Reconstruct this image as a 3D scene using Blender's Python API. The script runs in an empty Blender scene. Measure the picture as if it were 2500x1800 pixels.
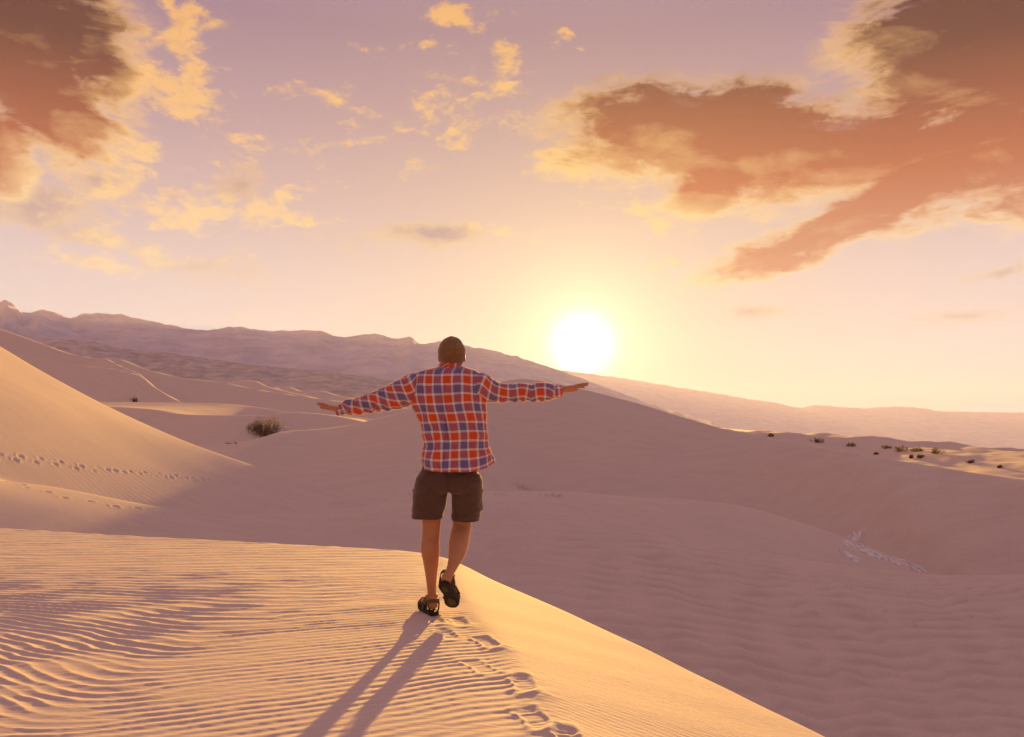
import bpy, bmesh, math, random
import numpy as np
from mathutils import Vector

# ------------------------------------------------------------------ scene, camera, world, sun
scene = bpy.context.scene
COL = scene.collection
F = 28.0 / 36.0 * 2500.0            # focal length in photo pixels
HOR, CX = 1030.0, 1250.0            # eye level and centre column of the photo

cam_data = bpy.data.cameras.new('camera')
cam_data.lens = 28; cam_data.sensor_width = 36; cam_data.sensor_fit = 'HORIZONTAL'
cam_data.shift_y = 130.0 / 2500.0
cam_data.clip_start = 0.05; cam_data.clip_end = 60000
cam = bpy.data.objects.new('camera', cam_data)
cam.rotation_euler = (math.radians(90), 0, 0)
COL.objects.link(cam); scene.camera = cam

SUN_AZ, SUN_EL = 5.06, 5.5          # degrees right of straight ahead, above the horizon
sa, se = math.radians(SUN_AZ), math.radians(SUN_EL)
SUN = Vector((math.sin(sa) * math.cos(se), math.cos(sa) * math.cos(se), math.sin(se)))

sun_data = bpy.data.lights.new('sun', 'SUN')
sun_data.energy = 5.0; sun_data.angle = math.radians(0.6); sun_data.color = (1.0, 0.57, 0.115)
sun = bpy.data.objects.new('sun', sun_data)
sun.rotation_euler = (-SUN).to_track_quat('-Z', 'Y').to_euler()
sun.location = (0, 0, 30)
COL.objects.link(sun)

scene.view_settings.view_transform = 'Standard'
scene.view_settings.look = 'None'
scene.view_settings.exposure = 1.66
scene.view_settings.gamma = 1.0
scene.view_settings.use_curve_mapping = False
scene.render.engine = 'CYCLES'
scene.cycles.use_denoising = True
scene.cycles.max_bounces = 6; scene.cycles.diffuse_bounces = 3; scene.cycles.glossy_bounces = 2
scene.cycles.transmission_bounces = 3; scene.cycles.volume_bounces = 1
scene.cycles.transparent_max_bounces = 8
scene.cycles.sample_clamp_indirect = 6


def s2l(c):
    return tuple(((v / 255 / 12.92) if v / 255 <= 0.04045 else ((v / 255 + 0.055) / 1.055) ** 2.4) for v in c)


class NT:
    """small helper for writing node trees"""
    def __init__(self, tree):
        self.t = tree; self.t.nodes.clear()

    def n(self, kind, **kw):
        nd = self.t.nodes.new(kind)
        for k, v in kw.items():
            setattr(nd, k, v)
        return nd

    def put(self, sock, v):
        if isinstance(v, bpy.types.NodeSocket):
            self.t.links.new(v, sock)
        elif v is not None:
            sock.default_value = v

    def m(self, op, a, b=None, c=None, clamp=False):
        nd = self.n('ShaderNodeMath', operation=op, use_clamp=clamp)
        for s, v in zip(nd.inputs, (a, b, c)):
            self.put(s, v)
        return nd.outputs[0]

    def vm(self, op, a, b=None, out=0):
        nd = self.n('ShaderNodeVectorMath', operation=op)
        self.put(nd.inputs[0], a)
        if b is not None:
            self.put(nd.inputs[3] if op == 'SCALE' else nd.inputs[1], b)
        return nd.outputs[out]

    def step(self, x, lo, hi, a=0.0, b=1.0):
        nd = self.n('ShaderNodeMapRange', interpolation_type='SMOOTHSTEP')
        for i, v in enumerate((x, lo, hi, a, b)):
            self.put(nd.inputs[i], v)
        return nd.outputs[0]

    def lin(self, x, lo, hi, a=0.0, b=1.0):
        nd = self.n('ShaderNodeMapRange', interpolation_type='LINEAR')
        for i, v in enumerate((x, lo, hi, a, b)):
            self.put(nd.inputs[i], v)
        return nd.outputs[0]

    def ramp(self, x, stops, interp='LINEAR'):
        nd = self.n('ShaderNodeValToRGB'); cr = nd.color_ramp; cr.interpolation = interp
        while len(cr.elements) < len(stops):
            cr.elements.new(0.5)
        for e, (p, c) in zip(cr.elements, stops):
            e.position = p; e.color = (*c, 1)
        self.put(nd.inputs[0], x)
        return nd.outputs[0]

    def mix(self, f, a, b, mode='MIX'):
        nd = self.n('ShaderNodeMix', data_type='RGBA', blend_type=mode)
        self.put(nd.inputs[0], f)
        for s, v in ((nd.inputs[6], a), (nd.inputs[7], b)):
            self.put(s, (*v, 1) if isinstance(v, tuple) and len(v) == 3 else v)
        return nd.outputs[2]

    def noise(self, vec, scale, detail=4, rough=0.55, dist=0.0, lac=2.0, out=0):
        nd = self.n('ShaderNodeTexNoise')
        self.put(nd.inputs['Vector'], vec)
        for k, v in (('Scale', scale), ('Detail', detail), ('Roughness', rough), ('Distortion', dist), ('Lacunarity', lac)):
            nd.inputs[k].default_value = v
        return nd.outputs[out]

    def comb(self, x, y, z):
        nd = self.n('ShaderNodeCombineXYZ')
        for s, v in zip(nd.inputs, (x, y, z)):
            self.put(s, v)
        return nd.outputs[0]

    def sep(self, v):
        nd = self.n('ShaderNodeSeparateXYZ'); self.put(nd.inputs[0], v)
        return nd.outputs


def v2ae(vx, vy):
    """direction (azimuth, elevation in degrees) of a point read off the 2268-pixel view of the photo"""
    px, py = vx * 2500 / 2268, vy * 2500 / 2268
    a = math.atan2(px - CX, F)
    return math.degrees(a), math.degrees(math.atan2(HOR - py, math.hypot(px - CX, F)))


SKY_GAIN = 0.30
BEYOND = 0.74
def build_world():
    w = bpy.data.worlds.new('World'); scene.world = w; w.use_nodes = True
    g = NT(w.node_tree)
    tc = g.n('ShaderNodeTexCoord').outputs['Generated']
    d = g.vm('NORMALIZE', tc)
    x, y, z = g.sep(d)
    az = g.m('MULTIPLY', g.m('ARCTAN2', x, y), 57.29578)
    el = g.m('MULTIPLY', g.m('ARCSINE', z), 57.29578)
    P = g.comb(az, el, 0.0)
    cosang = g.vm('DOT_PRODUCT', d, tuple(SUN), out=1)
    ang = g.m('MULTIPLY', g.m('ARCCOSINE', g.m('MINIMUM', cosang, 0.999999)), 57.29578)
    # clear sky: pale peach at the horizon, mauve higher up
    t = g.lin(el, -10, 50)
    st = [(-10, (120, 92, 78)), (-1.5, (190, 160, 140)), (0.5, (226, 212, 212)), (5, (232, 218, 213)), (10, (224, 203, 199)), (15, (208, 179, 178)),
          (20, (186, 154, 161)), (26, (160, 128, 146)), (34, (167, 136, 157)), (50, (180, 152, 174))]
    sky = g.ramp(t, [((e + 10) / 60, s2l(c)) for e, c in st], 'LINEAR')
    # the warm bowl of light round the sun
    def ex(s, p=1.0):
        q = g.m('DIVIDE', ang, s)
        if p != 1.0:
            q = g.m('POWER', q, p)
        return g.m('EXPONENT', g.m('MULTIPLY', q, -1.0))
    warm = g.m('MULTIPLY', ex(17.0, 1.7), 0.42)
    sky = g.mix(warm, sky, s2l((255, 214, 140)))
    # a plain NISHITA sky underneath keeps the physical fall-off of the air
    ns = g.n('ShaderNodeTexSky', sky_type='NISHITA', sun_disc=False, sun_elevation=se, sun_rotation=sa, dust_density=3.0)
    sky = g.mix(1.0, sky, g.vm('SCALE', ns.outputs[0], 0.001), 'ADD')

    sky = g.mix(1.0, sky, g.vm('SCALE', (1.0, 1.0, 1.02), g.step(ang, 60, 150, 1.0, 0.78)), 'MULTIPLY')
    # ---------------- clouds
    Ps = g.vm('MULTIPLY', P, (1.0, 1.7, 1.0))
    wn = g.noise(Ps, 0.10, 4, 0.55, out=1)
    warp = g.vm('SCALE', g.vm('SUBTRACT', wn, (0.5, 0.5, 0.5)), 6.0)
    Pw = g.vm('ADD', P, g.vm('MULTIPLY', warp, (1.0, 0.6, 0.0)))
    dark = [  # vx, vy, rx, ry, tilt (deg, + = right end up), weight
        (2110, 110, 260, 190, 0, 1.0), (2290, 240, 260, 230, 0, 1.0), (2240, 40, 200, 130, 0, .85), (1520, 285, 330, 120, 0, 1.0), (1680, 345, 400, 92, -4, 1.0),
        (1930, 330, 330, 95, 8, .95), (2180, 330, 260, 120, 20, 1.0), (1960, 455, 430, 58, 18, 1.0), (2220, 370, 260, 70, 20, 1.0), (1570, 415, 150, 58, 14, .92),
        (1300, 240, 110, 34, 3, .74),
        (40, 60, 230, 160, 0, 1.0), (180, 90, 105, 140, 0, .92), (80, 200, 200, 75, 8, .86), (255, 195, 85, 65, 0, .80), (130, 275, 160, 85, -12, .90), (10, 340, 60, 110, 0, .8)]
    gold = [
        (400, 50, 100, 95, 0, .70), (440, 205, 130, 80, 10, .70), (345, 165, 80, 50, 0, .66), (1015, 40, 85, 60, -30, .72), (1105, 140, 60, 62, 30, .68),
        (940, 102, 50, 22, 0, .62), (1240, 68, 30, 24, 0, .60), (735, 205, 170, 34, -14, .58), (1105, 220, 150, 32, 3, .62), (1000, 300, 170, 26, -4, .60),
        (880, 275, 42, 24, -15, .64), (372, 415, 50, 27, 0, .62), (318, 320, 65, 28, 5, .64), (565, 470, 120, 60, 0, .60),
        (660, 485, 120, 34, 10, .60), (1110, 530, 120, 30, -4, .62), (1500, 575, 130, 20, 14, .56), (1290, 360, 170, 60, -25, .64), (1420, 470, 170, 40, -16, .62), (250, 505, 190, 46, -14, .64), (430, 480, 130, 40, 8, .62), (640, 440, 110, 50, 20, .60), (170, 575, 180, 40, -8, .62), (380, 560, 200, 44, -10, .60), (1760, 425, 170, 40, 10, .60),
        (330, 430, 520, 260, 0, .46), (720, 300, 380, 190, 0, .42), (1060, 210, 320, 190, 0, .44)]
    mauve = [
        (80, 440, 240, 85, -12, .80), (230, 510, 260, 60, -8, .66), (470, 600, 240, 66, -8, .62), (525, 395, 95, 62, 10, .76), (960, 528, 160, 38, -4, .82), (1680, 687, 80, 30, 8, .80), (2215, 603, 150, 18, 4, .70),
        (180, 370, 150, 50, -10, .72), (700, 520, 260, 50, -6, .52), (2200, 700, 220, 30, 4, .62)]
    rim_off = g.vm('SCALE', g.vm('NORMALIZE', g.vm('SUBTRACT', (SUN_AZ, SUN_EL, 0), P)), 1.5)
    def blobs(lst, Pq):
        field = None
        for vx, vy, rx, ry, tilt, wt in lst:
            a, e = v2ae(vx, vy)
            mp = g.n('ShaderNodeMapping', vector_type='TEXTURE')
            g.put(mp.inputs[0], Pq)
            mp.inputs['Location'].default_value = (a, e, 0)
            mp.inputs['Rotation'].default_value = (0, 0, math.radians(tilt))
            mp.inputs['Scale'].default_value = (rx * .0315 * 1.25, ry * .0315 * 1.25, 1)
            gr = g.n('ShaderNodeTexGradient', gradient_type='SPHERICAL')
            g.put(gr.inputs[0], mp.outputs[0])
            b = g.m('MULTIPLY', g.m('POWER', gr.outputs[1], 0.6), wt)
            field = b if field is None else g.m('SMOOTH_MAX', field, b, 0.10)
        return field
    half = lambda n: g.m('SUBTRACT', n, 0.5)
    mul = lambda a, b: g.m('MULTIPLY', a, b)
    add = lambda a, b: g.m('ADD', a, b)
    Pn = g.vm('ADD', g.vm('MULTIPLY', P, (1.0, 1.9, 1.0)), g.vm('SCALE', warp, 0.35))
    Ph = g.vm('ADD', g.vm('MULTIPLY', P, (0.75, 2.3, 1.0)), g.vm('SCALE', warp, 0.30))
    off = g.vm('MULTIPLY', rim_off, (0.75, 2.3, 0.0))
    nf = g.noise(Pn, 0.9, 7, 0.62, 0.6)
    # heavy banks: rims and relief lit from the side of the sun
    h1 = add(blobs(dark, Pw), add(mul(half(g.noise(Ph, 0.20, 9, 0.61, 0.5)), 1.05), mul(half(nf), 0.32)))
    h2 = add(blobs(dark, g.vm('ADD', Pw, rim_off)), add(mul(half(g.noise(g.vm('ADD', Ph, off), 0.20, 7, 0.61, 0.5)), 1.05), mul(half(nf), 0.32)))
    densH = g.step(h1, 0.24, 0.66)
    core = g.step(h1, 0.36, 0.74, 0.0, 1.15)
    face = g.m('MULTIPLY', g.m('SUBTRACT', h1, h2), 1.45)
    shade = g.m('SUBTRACT', core, face, clamp=True)
    # broken gold puffs; more such cloud added unseen beyond the frame to lift the shade
    far = g.m('MAXIMUM', g.step(g.m('ABSOLUTE', az), 36, 48), g.step(el, 30, 38))
    bg = mul(mul(g.step(g.noise(Ps, 0.045, 3, 0.5), 0.46, 0.64), far), BEYOND)
    n1 = g.noise(Pn, 0.24, 9, 0.60, 0.4)
    n2 = g.noise(g.vm('ADD', Pn, g.vm('MULTIPLY', rim_off, (0.5, 0.95, 0.0))), 0.24, 7, 0.60, 0.4)
    g1 = add(g.m('MAXIMUM', blobs(gold, Pw), bg), add(mul(half(n1), 1.35), mul(half(nf), 0.80)))
    densG = g.step(g1, 0.38, 0.70)
    puff = g.m('SUBTRACT', g.step(g1, 0.62, 1.15, 0.0, 0.9), mul(g.m('SUBTRACT', n1, n2), 3.2), clamp=True)
    # grey-mauve banks low in the sky
    m1 = add(blobs(mauve, Pw), add(mul(half(n1), 1.0), mul(half(nf), 0.55)))
    densM = mul(g.step(m1, 0.34, 0.72), 0.80)
    mrim = g.m('MAXIMUM', g.m('SUBTRACT', g.step(m1, 0.95, 0.45), mul(g.m('SUBTRACT', n2, n1), 2.0)), 0.0, clamp=True)
    te = g.lin(el, 0, 32)
    near_s = ex(16, 2.0)
    goldc = g.ramp(te, [(0, s2l((255, 226, 196))), (.3, s2l((255, 222, 172))), (.6, s2l((255, 200, 128))), (1, s2l((248, 178, 100)))])
    goldc = g.mix(mul(near_s, .6), goldc, s2l((255, 222, 130)))
    puffc = g.ramp(te, [(0, s2l((230, 196, 184))), (.5, s2l((222, 168, 140))), (1, s2l((196, 132, 104)))])
    darkc = g.ramp(te, [(0, s2l((222, 190, 182))), (.3, s2l((210, 150, 122))), (.5, s2l((184, 92, 56))), (.72, s2l((92, 36, 32))), (1, s2l((66, 26, 36)))])
    darkc = g.mix(mul(near_s, .55), darkc, s2l((232, 140, 72)))
    mauvec = g.ramp(te, [(0, s2l((186, 166, 178))), (.4, s2l((172, 142, 150))), (.7, s2l((156, 118, 122))), (1, s2l((130, 94, 98)))])
    mauvec = g.mix(mul(mrim, .75), mauvec, goldc)
    low = g.step(el, 1.0, 7, 0.30, 0.97)
    colr = g.mix(mul(densM, low), sky, mauvec)
    colr = g.mix(mul(densG, mul(low, 0.92)), colr, g.mix(puff, goldc, puffc))
    colr = g.mix(mul(densH, low), colr, g.mix(shade, goldc, darkc))
    # aureole and the burnt-out sun itself
    glow = g.m('ADD', g.m('MULTIPLY', ex(4.4, 1.4), 0.80), g.m('MULTIPLY', ex(10.0, 1.5), 0.07))
    colr = g.mix(1.0, colr, g.vm('SCALE', (1.0, .78, .34), glow), 'ADD')
    disc = g.m('MULTIPLY', ex(1.35, 1.7), 6.0)
    colr = g.mix(1.0, colr, g.vm('SCALE', (1.0, .92, .66), disc), 'ADD')
    bgd = g.n('ShaderNodeBackground'); g.put(bgd.inputs[0], colr); bgd.inputs[1].default_value = SKY_GAIN
    out = g.n('ShaderNodeOutputWorld'); g.put(out.inputs[0], bgd.outputs[0])
    w.cycles.sampling_method = 'MANUAL'; w.cycles.sample_map_resolution = 1024
build_world()

# ------------------------------------------------------------------ helpers
rng = np.random.default_rng(7)
_perm = np.random.default_rng(3).permutation(4096)
_ga = np.random.default_rng(5).uniform(0, 2 * np.pi, 4096)


def pn(x, y, seed=0):
    """gradient noise in about -0.7..0.7"""
    x = np.asarray(x, float); y = np.asarray(y, float)
    xi = np.floor(x).astype(np.int64); yi = np.floor(y).astype(np.int64)
    xf, yf = x - xi, y - yi
    u = xf * xf * xf * (xf * (xf * 6 - 15) + 10); v = yf * yf * yf * (yf * (yf * 6 - 15) + 10)
    def gr(ix, iy, dx, dy):
        h = _ga[_perm[(_perm[(ix + seed * 57) & 4095] + iy) & 4095]]
        return np.cos(h) * dx + np.sin(h) * dy
    a = gr(xi, yi, xf, yf); b = gr(xi + 1, yi, xf - 1, yf)
    c = gr(xi, yi + 1, xf, yf - 1); e = gr(xi + 1, yi + 1, xf - 1, yf - 1)
    return (a * (1 - u) + b * u) * (1 - v) + (c * (1 - u) + e * u) * v


def fbm(x, y, octv=4, seed=0, gain=.5, lac=2.03):
    s, a = 0, 1.0
    for i in range(octv):
        s = s + a * pn(x, y, seed + i * 11); x = x * lac; y = y * lac; a *= gain
    return s


def ridged(x, y, octv=5, seed=0, gain=.5):
    s, a = 0, 1.0
    for i in range(octv):
        s = s + a * (1 - 2.2 * np.abs(pn(x, y, seed + i * 13))); x = x * 2.1; y = y * 2.1; a *= gain
    return s / 2


def sst(x, a, b):
    t = np.clip((x - a) / (b - a), 0, 1)
    return t * t * (3 - 2 * t)


def splus(t, w):
    return w * np.logaddexp(0, t / w)


def cub(xq, xs, ys):
    """shape-keeping cubic interpolation, straight beyond the ends"""
    xs = np.asarray(xs, float); ys = np.asarray(ys, float)
    h = np.diff(xs); dl = np.diff(ys) / h
    m = np.zeros_like(xs)
    m[0], m[-1] = dl[0], dl[-1]
    same = dl[:-1] * dl[1:] > 0
    hm = 2 * dl[:-1] * dl[1:] / np.where(same, dl[:-1] + dl[1:], 1)
    m[1:-1] = np.where(same, hm, (dl[:-1] + dl[1:]) * .5 * .3)
    k = np.clip(np.searchsorted(xs, xq) - 1, 0, len(xs) - 2)
    t = (np.clip(xq, xs[0], xs[-1]) - xs[k]) / h[k]
    r = (2 * t**3 - 3 * t**2 + 1) * ys[k] + (t**3 - 2 * t**2 + t) * h[k] * m[k] + (-2 * t**3 + 3 * t**2) * ys[k + 1] + (t**3 - t**2) * h[k] * m[k + 1]
    return r + m[0] * np.minimum(xq - xs[0], 0) + m[-1] * np.maximum(xq - xs[-1], 0)


def mesh_np(name, verts, faces, smooth=True):
    verts = np.asarray(verts, np.float32); faces = np.asarray(faces, np.int32)
    me = bpy.data.meshes.new(name)
    nf, k = faces.shape
    me.vertices.add(len(verts)); me.vertices.foreach_set('co', verts.ravel())
    me.loops.add(nf * k); me.loops.foreach_set('vertex_index', faces.ravel())
    me.polygons.add(nf)
    me.polygons.foreach_set('loop_start', np.arange(0, nf * k, k, dtype=np.int32))
    me.polygons.foreach_set('loop_total', np.full(nf, k, np.int32))
    if smooth:
        me.polygons.foreach_set('use_smooth', np.ones(nf, bool))
    me.update(calc_edges=True); me.validate()
    return me


def link(name, me, mat=None, parent=None, label=None, cat=None, group=None, kind=None, loc=None):
    o = bpy.data.objects.new(name, me); COL.objects.link(o)
    if mat is not None and me is not None and not me.materials:
        me.materials.append(mat)
    if parent is not None:
        o.parent = parent
    if loc is not None:
        o.location = loc
    for k, v in (('label', label), ('category', cat), ('group', group), ('kind', kind)):
        if v:
            o[k] = v
    return o


def grid_faces(r, c, wrap=False):
    i = np.arange(r - 1)[:, None] * c; j = np.arange(c if wrap else c - 1)[None, :]
    j2 = (j + 1) % c
    return np.stack([i + j, i + j2, i + c + j2, i + c + j], -1).reshape(-1, 4)


def pt(px, py, Y):
    return np.array([(px - CX) / F * Y, Y, (HOR - py) / F * Y])


def principled(name, color=(.5, .5, .5), rough=.8, spec=.2):
    m = bpy.data.materials.new(name); m.use_nodes = True
    g = NT(m.node_tree)
    b = g.n('ShaderNodeBsdfPrincipled'); o = g.n('ShaderNodeOutputMaterial')
    g.put(o.inputs[0], b.outputs[0])
    b.inputs['Base Color'].default_value = (*color, 1)
    b.inputs['Roughness'].default_value = rough
    b.inputs['Specular IOR Level'].default_value = spec
    return m, g, b


def bump(g, b, h, strength, dist):
    n = g.n('ShaderNodeBump'); n.inputs['Strength'].default_value = strength; n.inputs['Distance'].default_value = dist
    g.put(n.inputs['Height'], h); g.put(b.inputs['Normal'], n.outputs[0])
    return n


# ------------------------------------------------------------------ sand
def sand_material(name, near):
    m, g, b = principled(name, rough=.9, spec=.12)
    p = g.n('ShaderNodeNewGeometry').outputs['Position']
    big = g.noise(p, 0.9 if near else 0.06, 5, .6)
    fine = g.noise(p, 240 if near else 18, 3, .7)
    c = g.mix(big, (.59, .475, .41), (.65, .525, .455))
    c = g.mix(g.m('MULTIPLY', g.step(fine, .35, .7), .25), c, (.42, .32, .265))
    if not near:
        pat = g.noise(g.vm('MULTIPLY', p, (.5, 1.6, 1.0)), 1.1, 8, .66)
        c = g.mix(g.step(pat, .40, .66, 0, .20), c, (.44, .34, .285))
        gr = g.n('ShaderNodeAttribute', attribute_name='trough_shade').outputs['Fac']
        c = g.mix(g.step(gr, .5, .95, 0, .34), c, (.38, .285, .25))  # ripple troughs painted darker, in place of shade between the ripples
    g.put(b.inputs['Base Color'], c)
    if near:
        st = g.noise(g.vm('MULTIPLY', p, (9, 46, 10)), 1.0, 4, .62)
        h = g.m('ADD', g.m('MULTIPLY', st, .9), g.m('MULTIPLY', fine, .35))
        bump(g, b, h, .55, .006)
    else:
        # fine wind ripples, too small to be built at this distance
        x, y, z = g.sep(p)
        wob = g.noise(p, .22, 3, .5)
        ph = g.m('ADD', g.m('MULTIPLY', g.m('ADD', y, g.m('MULTIPLY', x, .25)), 26.0), g.m('MULTIPLY', wob, 34.0))
        rp = g.m('SINE', ph)
        amp = g.step(g.noise(p, .10, 2, .5), .42, .62)
        h = g.m('ADD', g.m('MULTIPLY', g.m('MULTIPLY', rp, amp), .24), g.m('MULTIPLY', fine, .5))
        fade = g.step(y, 20, 70, 1, .15)
        bump(g, b, g.m('MULTIPLY', h, fade), .3, .010)
    return m


MAT_NEAR = sand_material('rippled_sand', True)
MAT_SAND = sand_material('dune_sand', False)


# ---- the dunes: each is a crest line (photo column, photo row, depth in metres) with its own slopes
class Dune:
    def __init__(self, pts, front, back, k=.05, m1=None, L=0.0, w=1.0):
        q = np.array([pt(*p) for p in pts])
        self.x, self.y, self.z = q.T
        assert np.all(np.diff(self.x) > 0), pts
        self.front, self.back, self.k, self.m1, self.L, self.w = front, back, k, m1, L, w

    def __call__(self, x, y):
        zc = cub(x, self.x, self.z); yc = cub(np.clip(x, self.x[0] - 5, self.x[-1] + 5), self.x, self.y)
        t = yc - y
        val = lambda a: a(x) if callable(a) else a
        m2, m1, L = val(self.front), val(self.m1), val(self.L)
        fr = m2 * t if self.m1 is None else m1 * t + (m2 - m1) * splus(t - L, self.w)
        bk = -self.back * t
        return zc - self.k * np.logaddexp(fr / self.k, bk / self.k)


lin = lambda xs, ys: (lambda x: cub(np.clip(x, xs[0], xs[-1]), xs, ys))
DUNES = [
    # B: low rippled dune in the lower right
    Dune([(900, 1290, 22), (1300, 1240, 22), (1500, 1265, 22), (1745, 1323, 22), (1990, 1367, 22), (2289, 1396, 22), (2500, 1393, 22), (2800, 1375, 22)],
         lin([-4, 3], [.22, .40]), .45, .10, m1=.03, L=1.5, w=.6),
    # M: long middle crest
    Dune([(-700, 1110, 19), (0, 1176, 19), (110, 1187, 19), (276, 1218, 19), (441, 1246, 19.5), (573, 1257, 20), (772, 1254, 21), (882, 1237, 22), (960, 1217, 22.6),
          (1180, 1197, 24), (1380, 1197, 25), (1500, 1206, 26), (1745, 1224, 28), (1950, 1275, 29), (2200, 1365, 29), (2500, 1500, 29)],
         lin([-11.5, -7.5, -1, 5], [.09, .14, .38, .42]), .5, .05, m1=lin([-12, -9.5, -8, -4, -1, 8, 11], [-.06, .0, .10, .08, .02, .02, .06]), L=2.6, w=.7),
    # E: big sunlit dune on the left
    Dune([(-500, 560, 31), (-200, 730, 31), (0, 847, 31), (110, 912, 31), (220, 971, 31), (350, 1033, 31), (474, 1086, 31), (600, 1130, 31), (728, 1168, 31), (860, 1199, 31),
          (960, 1214, 31), (1080, 1235, 31), (1250, 1300, 31)],
         lin([-22, -13.5, -10.5, -8], [.02, .05, .12, .15]), .5, .04, m1=lin([-22, -15.5, -12.5, -10.5, -7], [-.09, -.08, .02, .10, .13]), L=lin([-22, -12, -8], [9, 6.5, 3]), w=1.5),
    # C: the broad dune under the sun
    Dune([(380, 1086, 38), (489, 1079, 40), (602, 1072, 42), (650, 1061, 43.5), (698, 1049, 45), (760, 1047, 47), (854, 1037, 50), (960, 1012, 53), (1100, 963, 57), (1196, 937, 59), (1279, 924, 60),
          (1367, 939, 59), (1455, 959, 58), (1565, 986, 56), (1698, 1024, 52), (1808, 1055, 48), (1940, 1079, 44), (2100, 1105, 40), (2300, 1138, 37.5), (2440, 1160, 36.5), (2700, 1200, 35)],
         lin([-14, -4, 1, 14, 24], [.16, .24, .50, .50, .42]), .4, .10, m1=lin([-12, -2, 3, 18.0, 21.0, 22.6], [.07, .10, .14, .20, .20, .015]), L=lin([-12, -2, 6, 17, 21, 23], [3, 8, 10, 3, 2, 9]), w=.9),
    # H: pale low dunes behind the left shrub
    Dune([(100, 985, 50), (283, 993, 50), (367, 1001, 50), (459, 1012, 50), (551, 1014, 50), (640, 1012, 51), (720, 1004, 54), (800, 1010, 56), (900, 1030, 58)], .22, .05, .10),
    Dune([(120, 976, 66), (257, 980, 66), (404, 982, 66), (551, 985, 66), (640, 993, 66), (698, 1003, 66), (850, 1018, 66)], lin([-22, -18], [.07, .24]), .4, .10),
    # G: far dune on the left with a step in its face
    Dune([(-600, 640, 112), (0, 799, 112), (88, 828, 112), (184, 861, 113), (239, 870, 114), (280, 872, 115), (367, 900, 116), (441, 917, 117), (551, 933, 118), (625, 948, 119), (800, 972, 122), (960, 990, 125), (1250, 1010, 130)],
         .27, .5, .3),
    Dune([(-400, 800, 92), (-50, 850, 92), (33, 863, 92), (110, 876, 92), (173, 888, 92), (260, 896, 93), (345, 917, 95), (380, 945, 95), (480, 1000, 96)], .30, .45, .12),
    Dune([(60, 1000, 112), (150, 930, 110), (215, 880, 108), (243, 873, 107), (300, 896, 105), (349, 919, 102), (359, 948, 101), (380, 1020, 101)], .33, .40, .10),
    # small far dunes in the middle distance
    Dune([(470, 955, 210), (551, 933, 210), (588, 925, 210), (625, 928, 210), (652, 940, 210), (700, 953, 210), (800, 975, 210)], .25, .3, .4),
    Dune([(640, 960, 300), (668, 944, 300), (690, 950, 300), (705, 944, 300), (740, 955, 300), (780, 952, 300), (830, 965, 300), (1000, 985, 300), (1300, 1010, 300)], .2, .1, .4),
    # brown scrub flats and low hills on the right
    Dune([(1650, 1066, 190), (1780, 1062, 190), (1814, 1053, 190), (1853, 1051, 190), (1931, 1061, 190), (1985, 1057, 190), (2030, 1065, 190), (2063, 1080, 190), (2092, 1081, 190), (2132, 1076, 190),
          (2181, 1090, 190), (2269, 1089, 190), (2400, 1098, 190), (2500, 1104, 190), (2800, 1118, 190)], .022, .12, .25),
]


def plain(x, y):
    px = CX + F * x / np.maximum(y, 1)
    s = np.interp(px, [-500, 300, 700, 1250, 1700, 2500, 3000], [.056, .048, .034, .016, -.004, -.036, -.042])
    return -9.0 + np.maximum(y - 200, 0) * s


def big_ripple(x, y):
    a = sst(y, 9, 13) * sst(y, 26, 17) * sst(x, -3, 4)
    ph = (y - .18 * x + .35 * fbm(x * .45, y * .45, 3, 4)) / .36
    lump = np.clip(.6 + .9 * pn(x * 1.3, y * .9, 21), 0.05, 1.4)
    return a * lump * (1 - np.abs(np.sin(np.pi * ph + 1.2 * pn(x * 1.6, y * 1.6, 31))) ** .8 * 2)


def zsheet(x, y, detail=True):
    z = plain(x, y)
    k = np.clip(.004 * y, .06, 1.0)
    for d in DUNES:
        z = k * np.logaddexp(z / k, d(x, y) / k)
    z = np.maximum(z, -12 - 0 * x) if False else z
    if detail:
        # large ripples on the shaded near slope
        z = z + .034 * big_ripple(x, y)
        # hummocks on the scrub flats
        z = z + .55 * fbm(x * .12, y * .08, 3, 9) * sst(y, 62, 85) * sst(x, 14, 26)
        z = z + (.03 * fbm(x * .25, y * .25, 2, 15) + .16 * pn(x * .085 + 3, y * .085, 16)) * sst(y, 13, 22)
    return z


def hit(px, py, y0=10., y1=9000.):
    Y = np.exp(np.linspace(math.log(y0), math.log(y1), 6000))
    x = (px - CX) / F * Y
    k = np.argmax(zsheet(x, Y) >= (HOR - py) / F * Y)
    return np.array([x[k], Y[k], zsheet(x[k:k + 1], Y[k:k + 1])[0]])


def columns(inner, n_in):
    c = np.linspace(inner[0], inner[1], n_in)
    left = CX + F * np.tan(np.radians(np.linspace(-86, math.degrees(math.atan((inner[0] - CX) / F)), 26)[:-1]))
    right = CX + F * np.tan(np.radians(np.linspace(math.degrees(math.atan((inner[1] - CX) / F)), 86, 26)[1:]))
    return np.concatenate([left, c, right])


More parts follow.
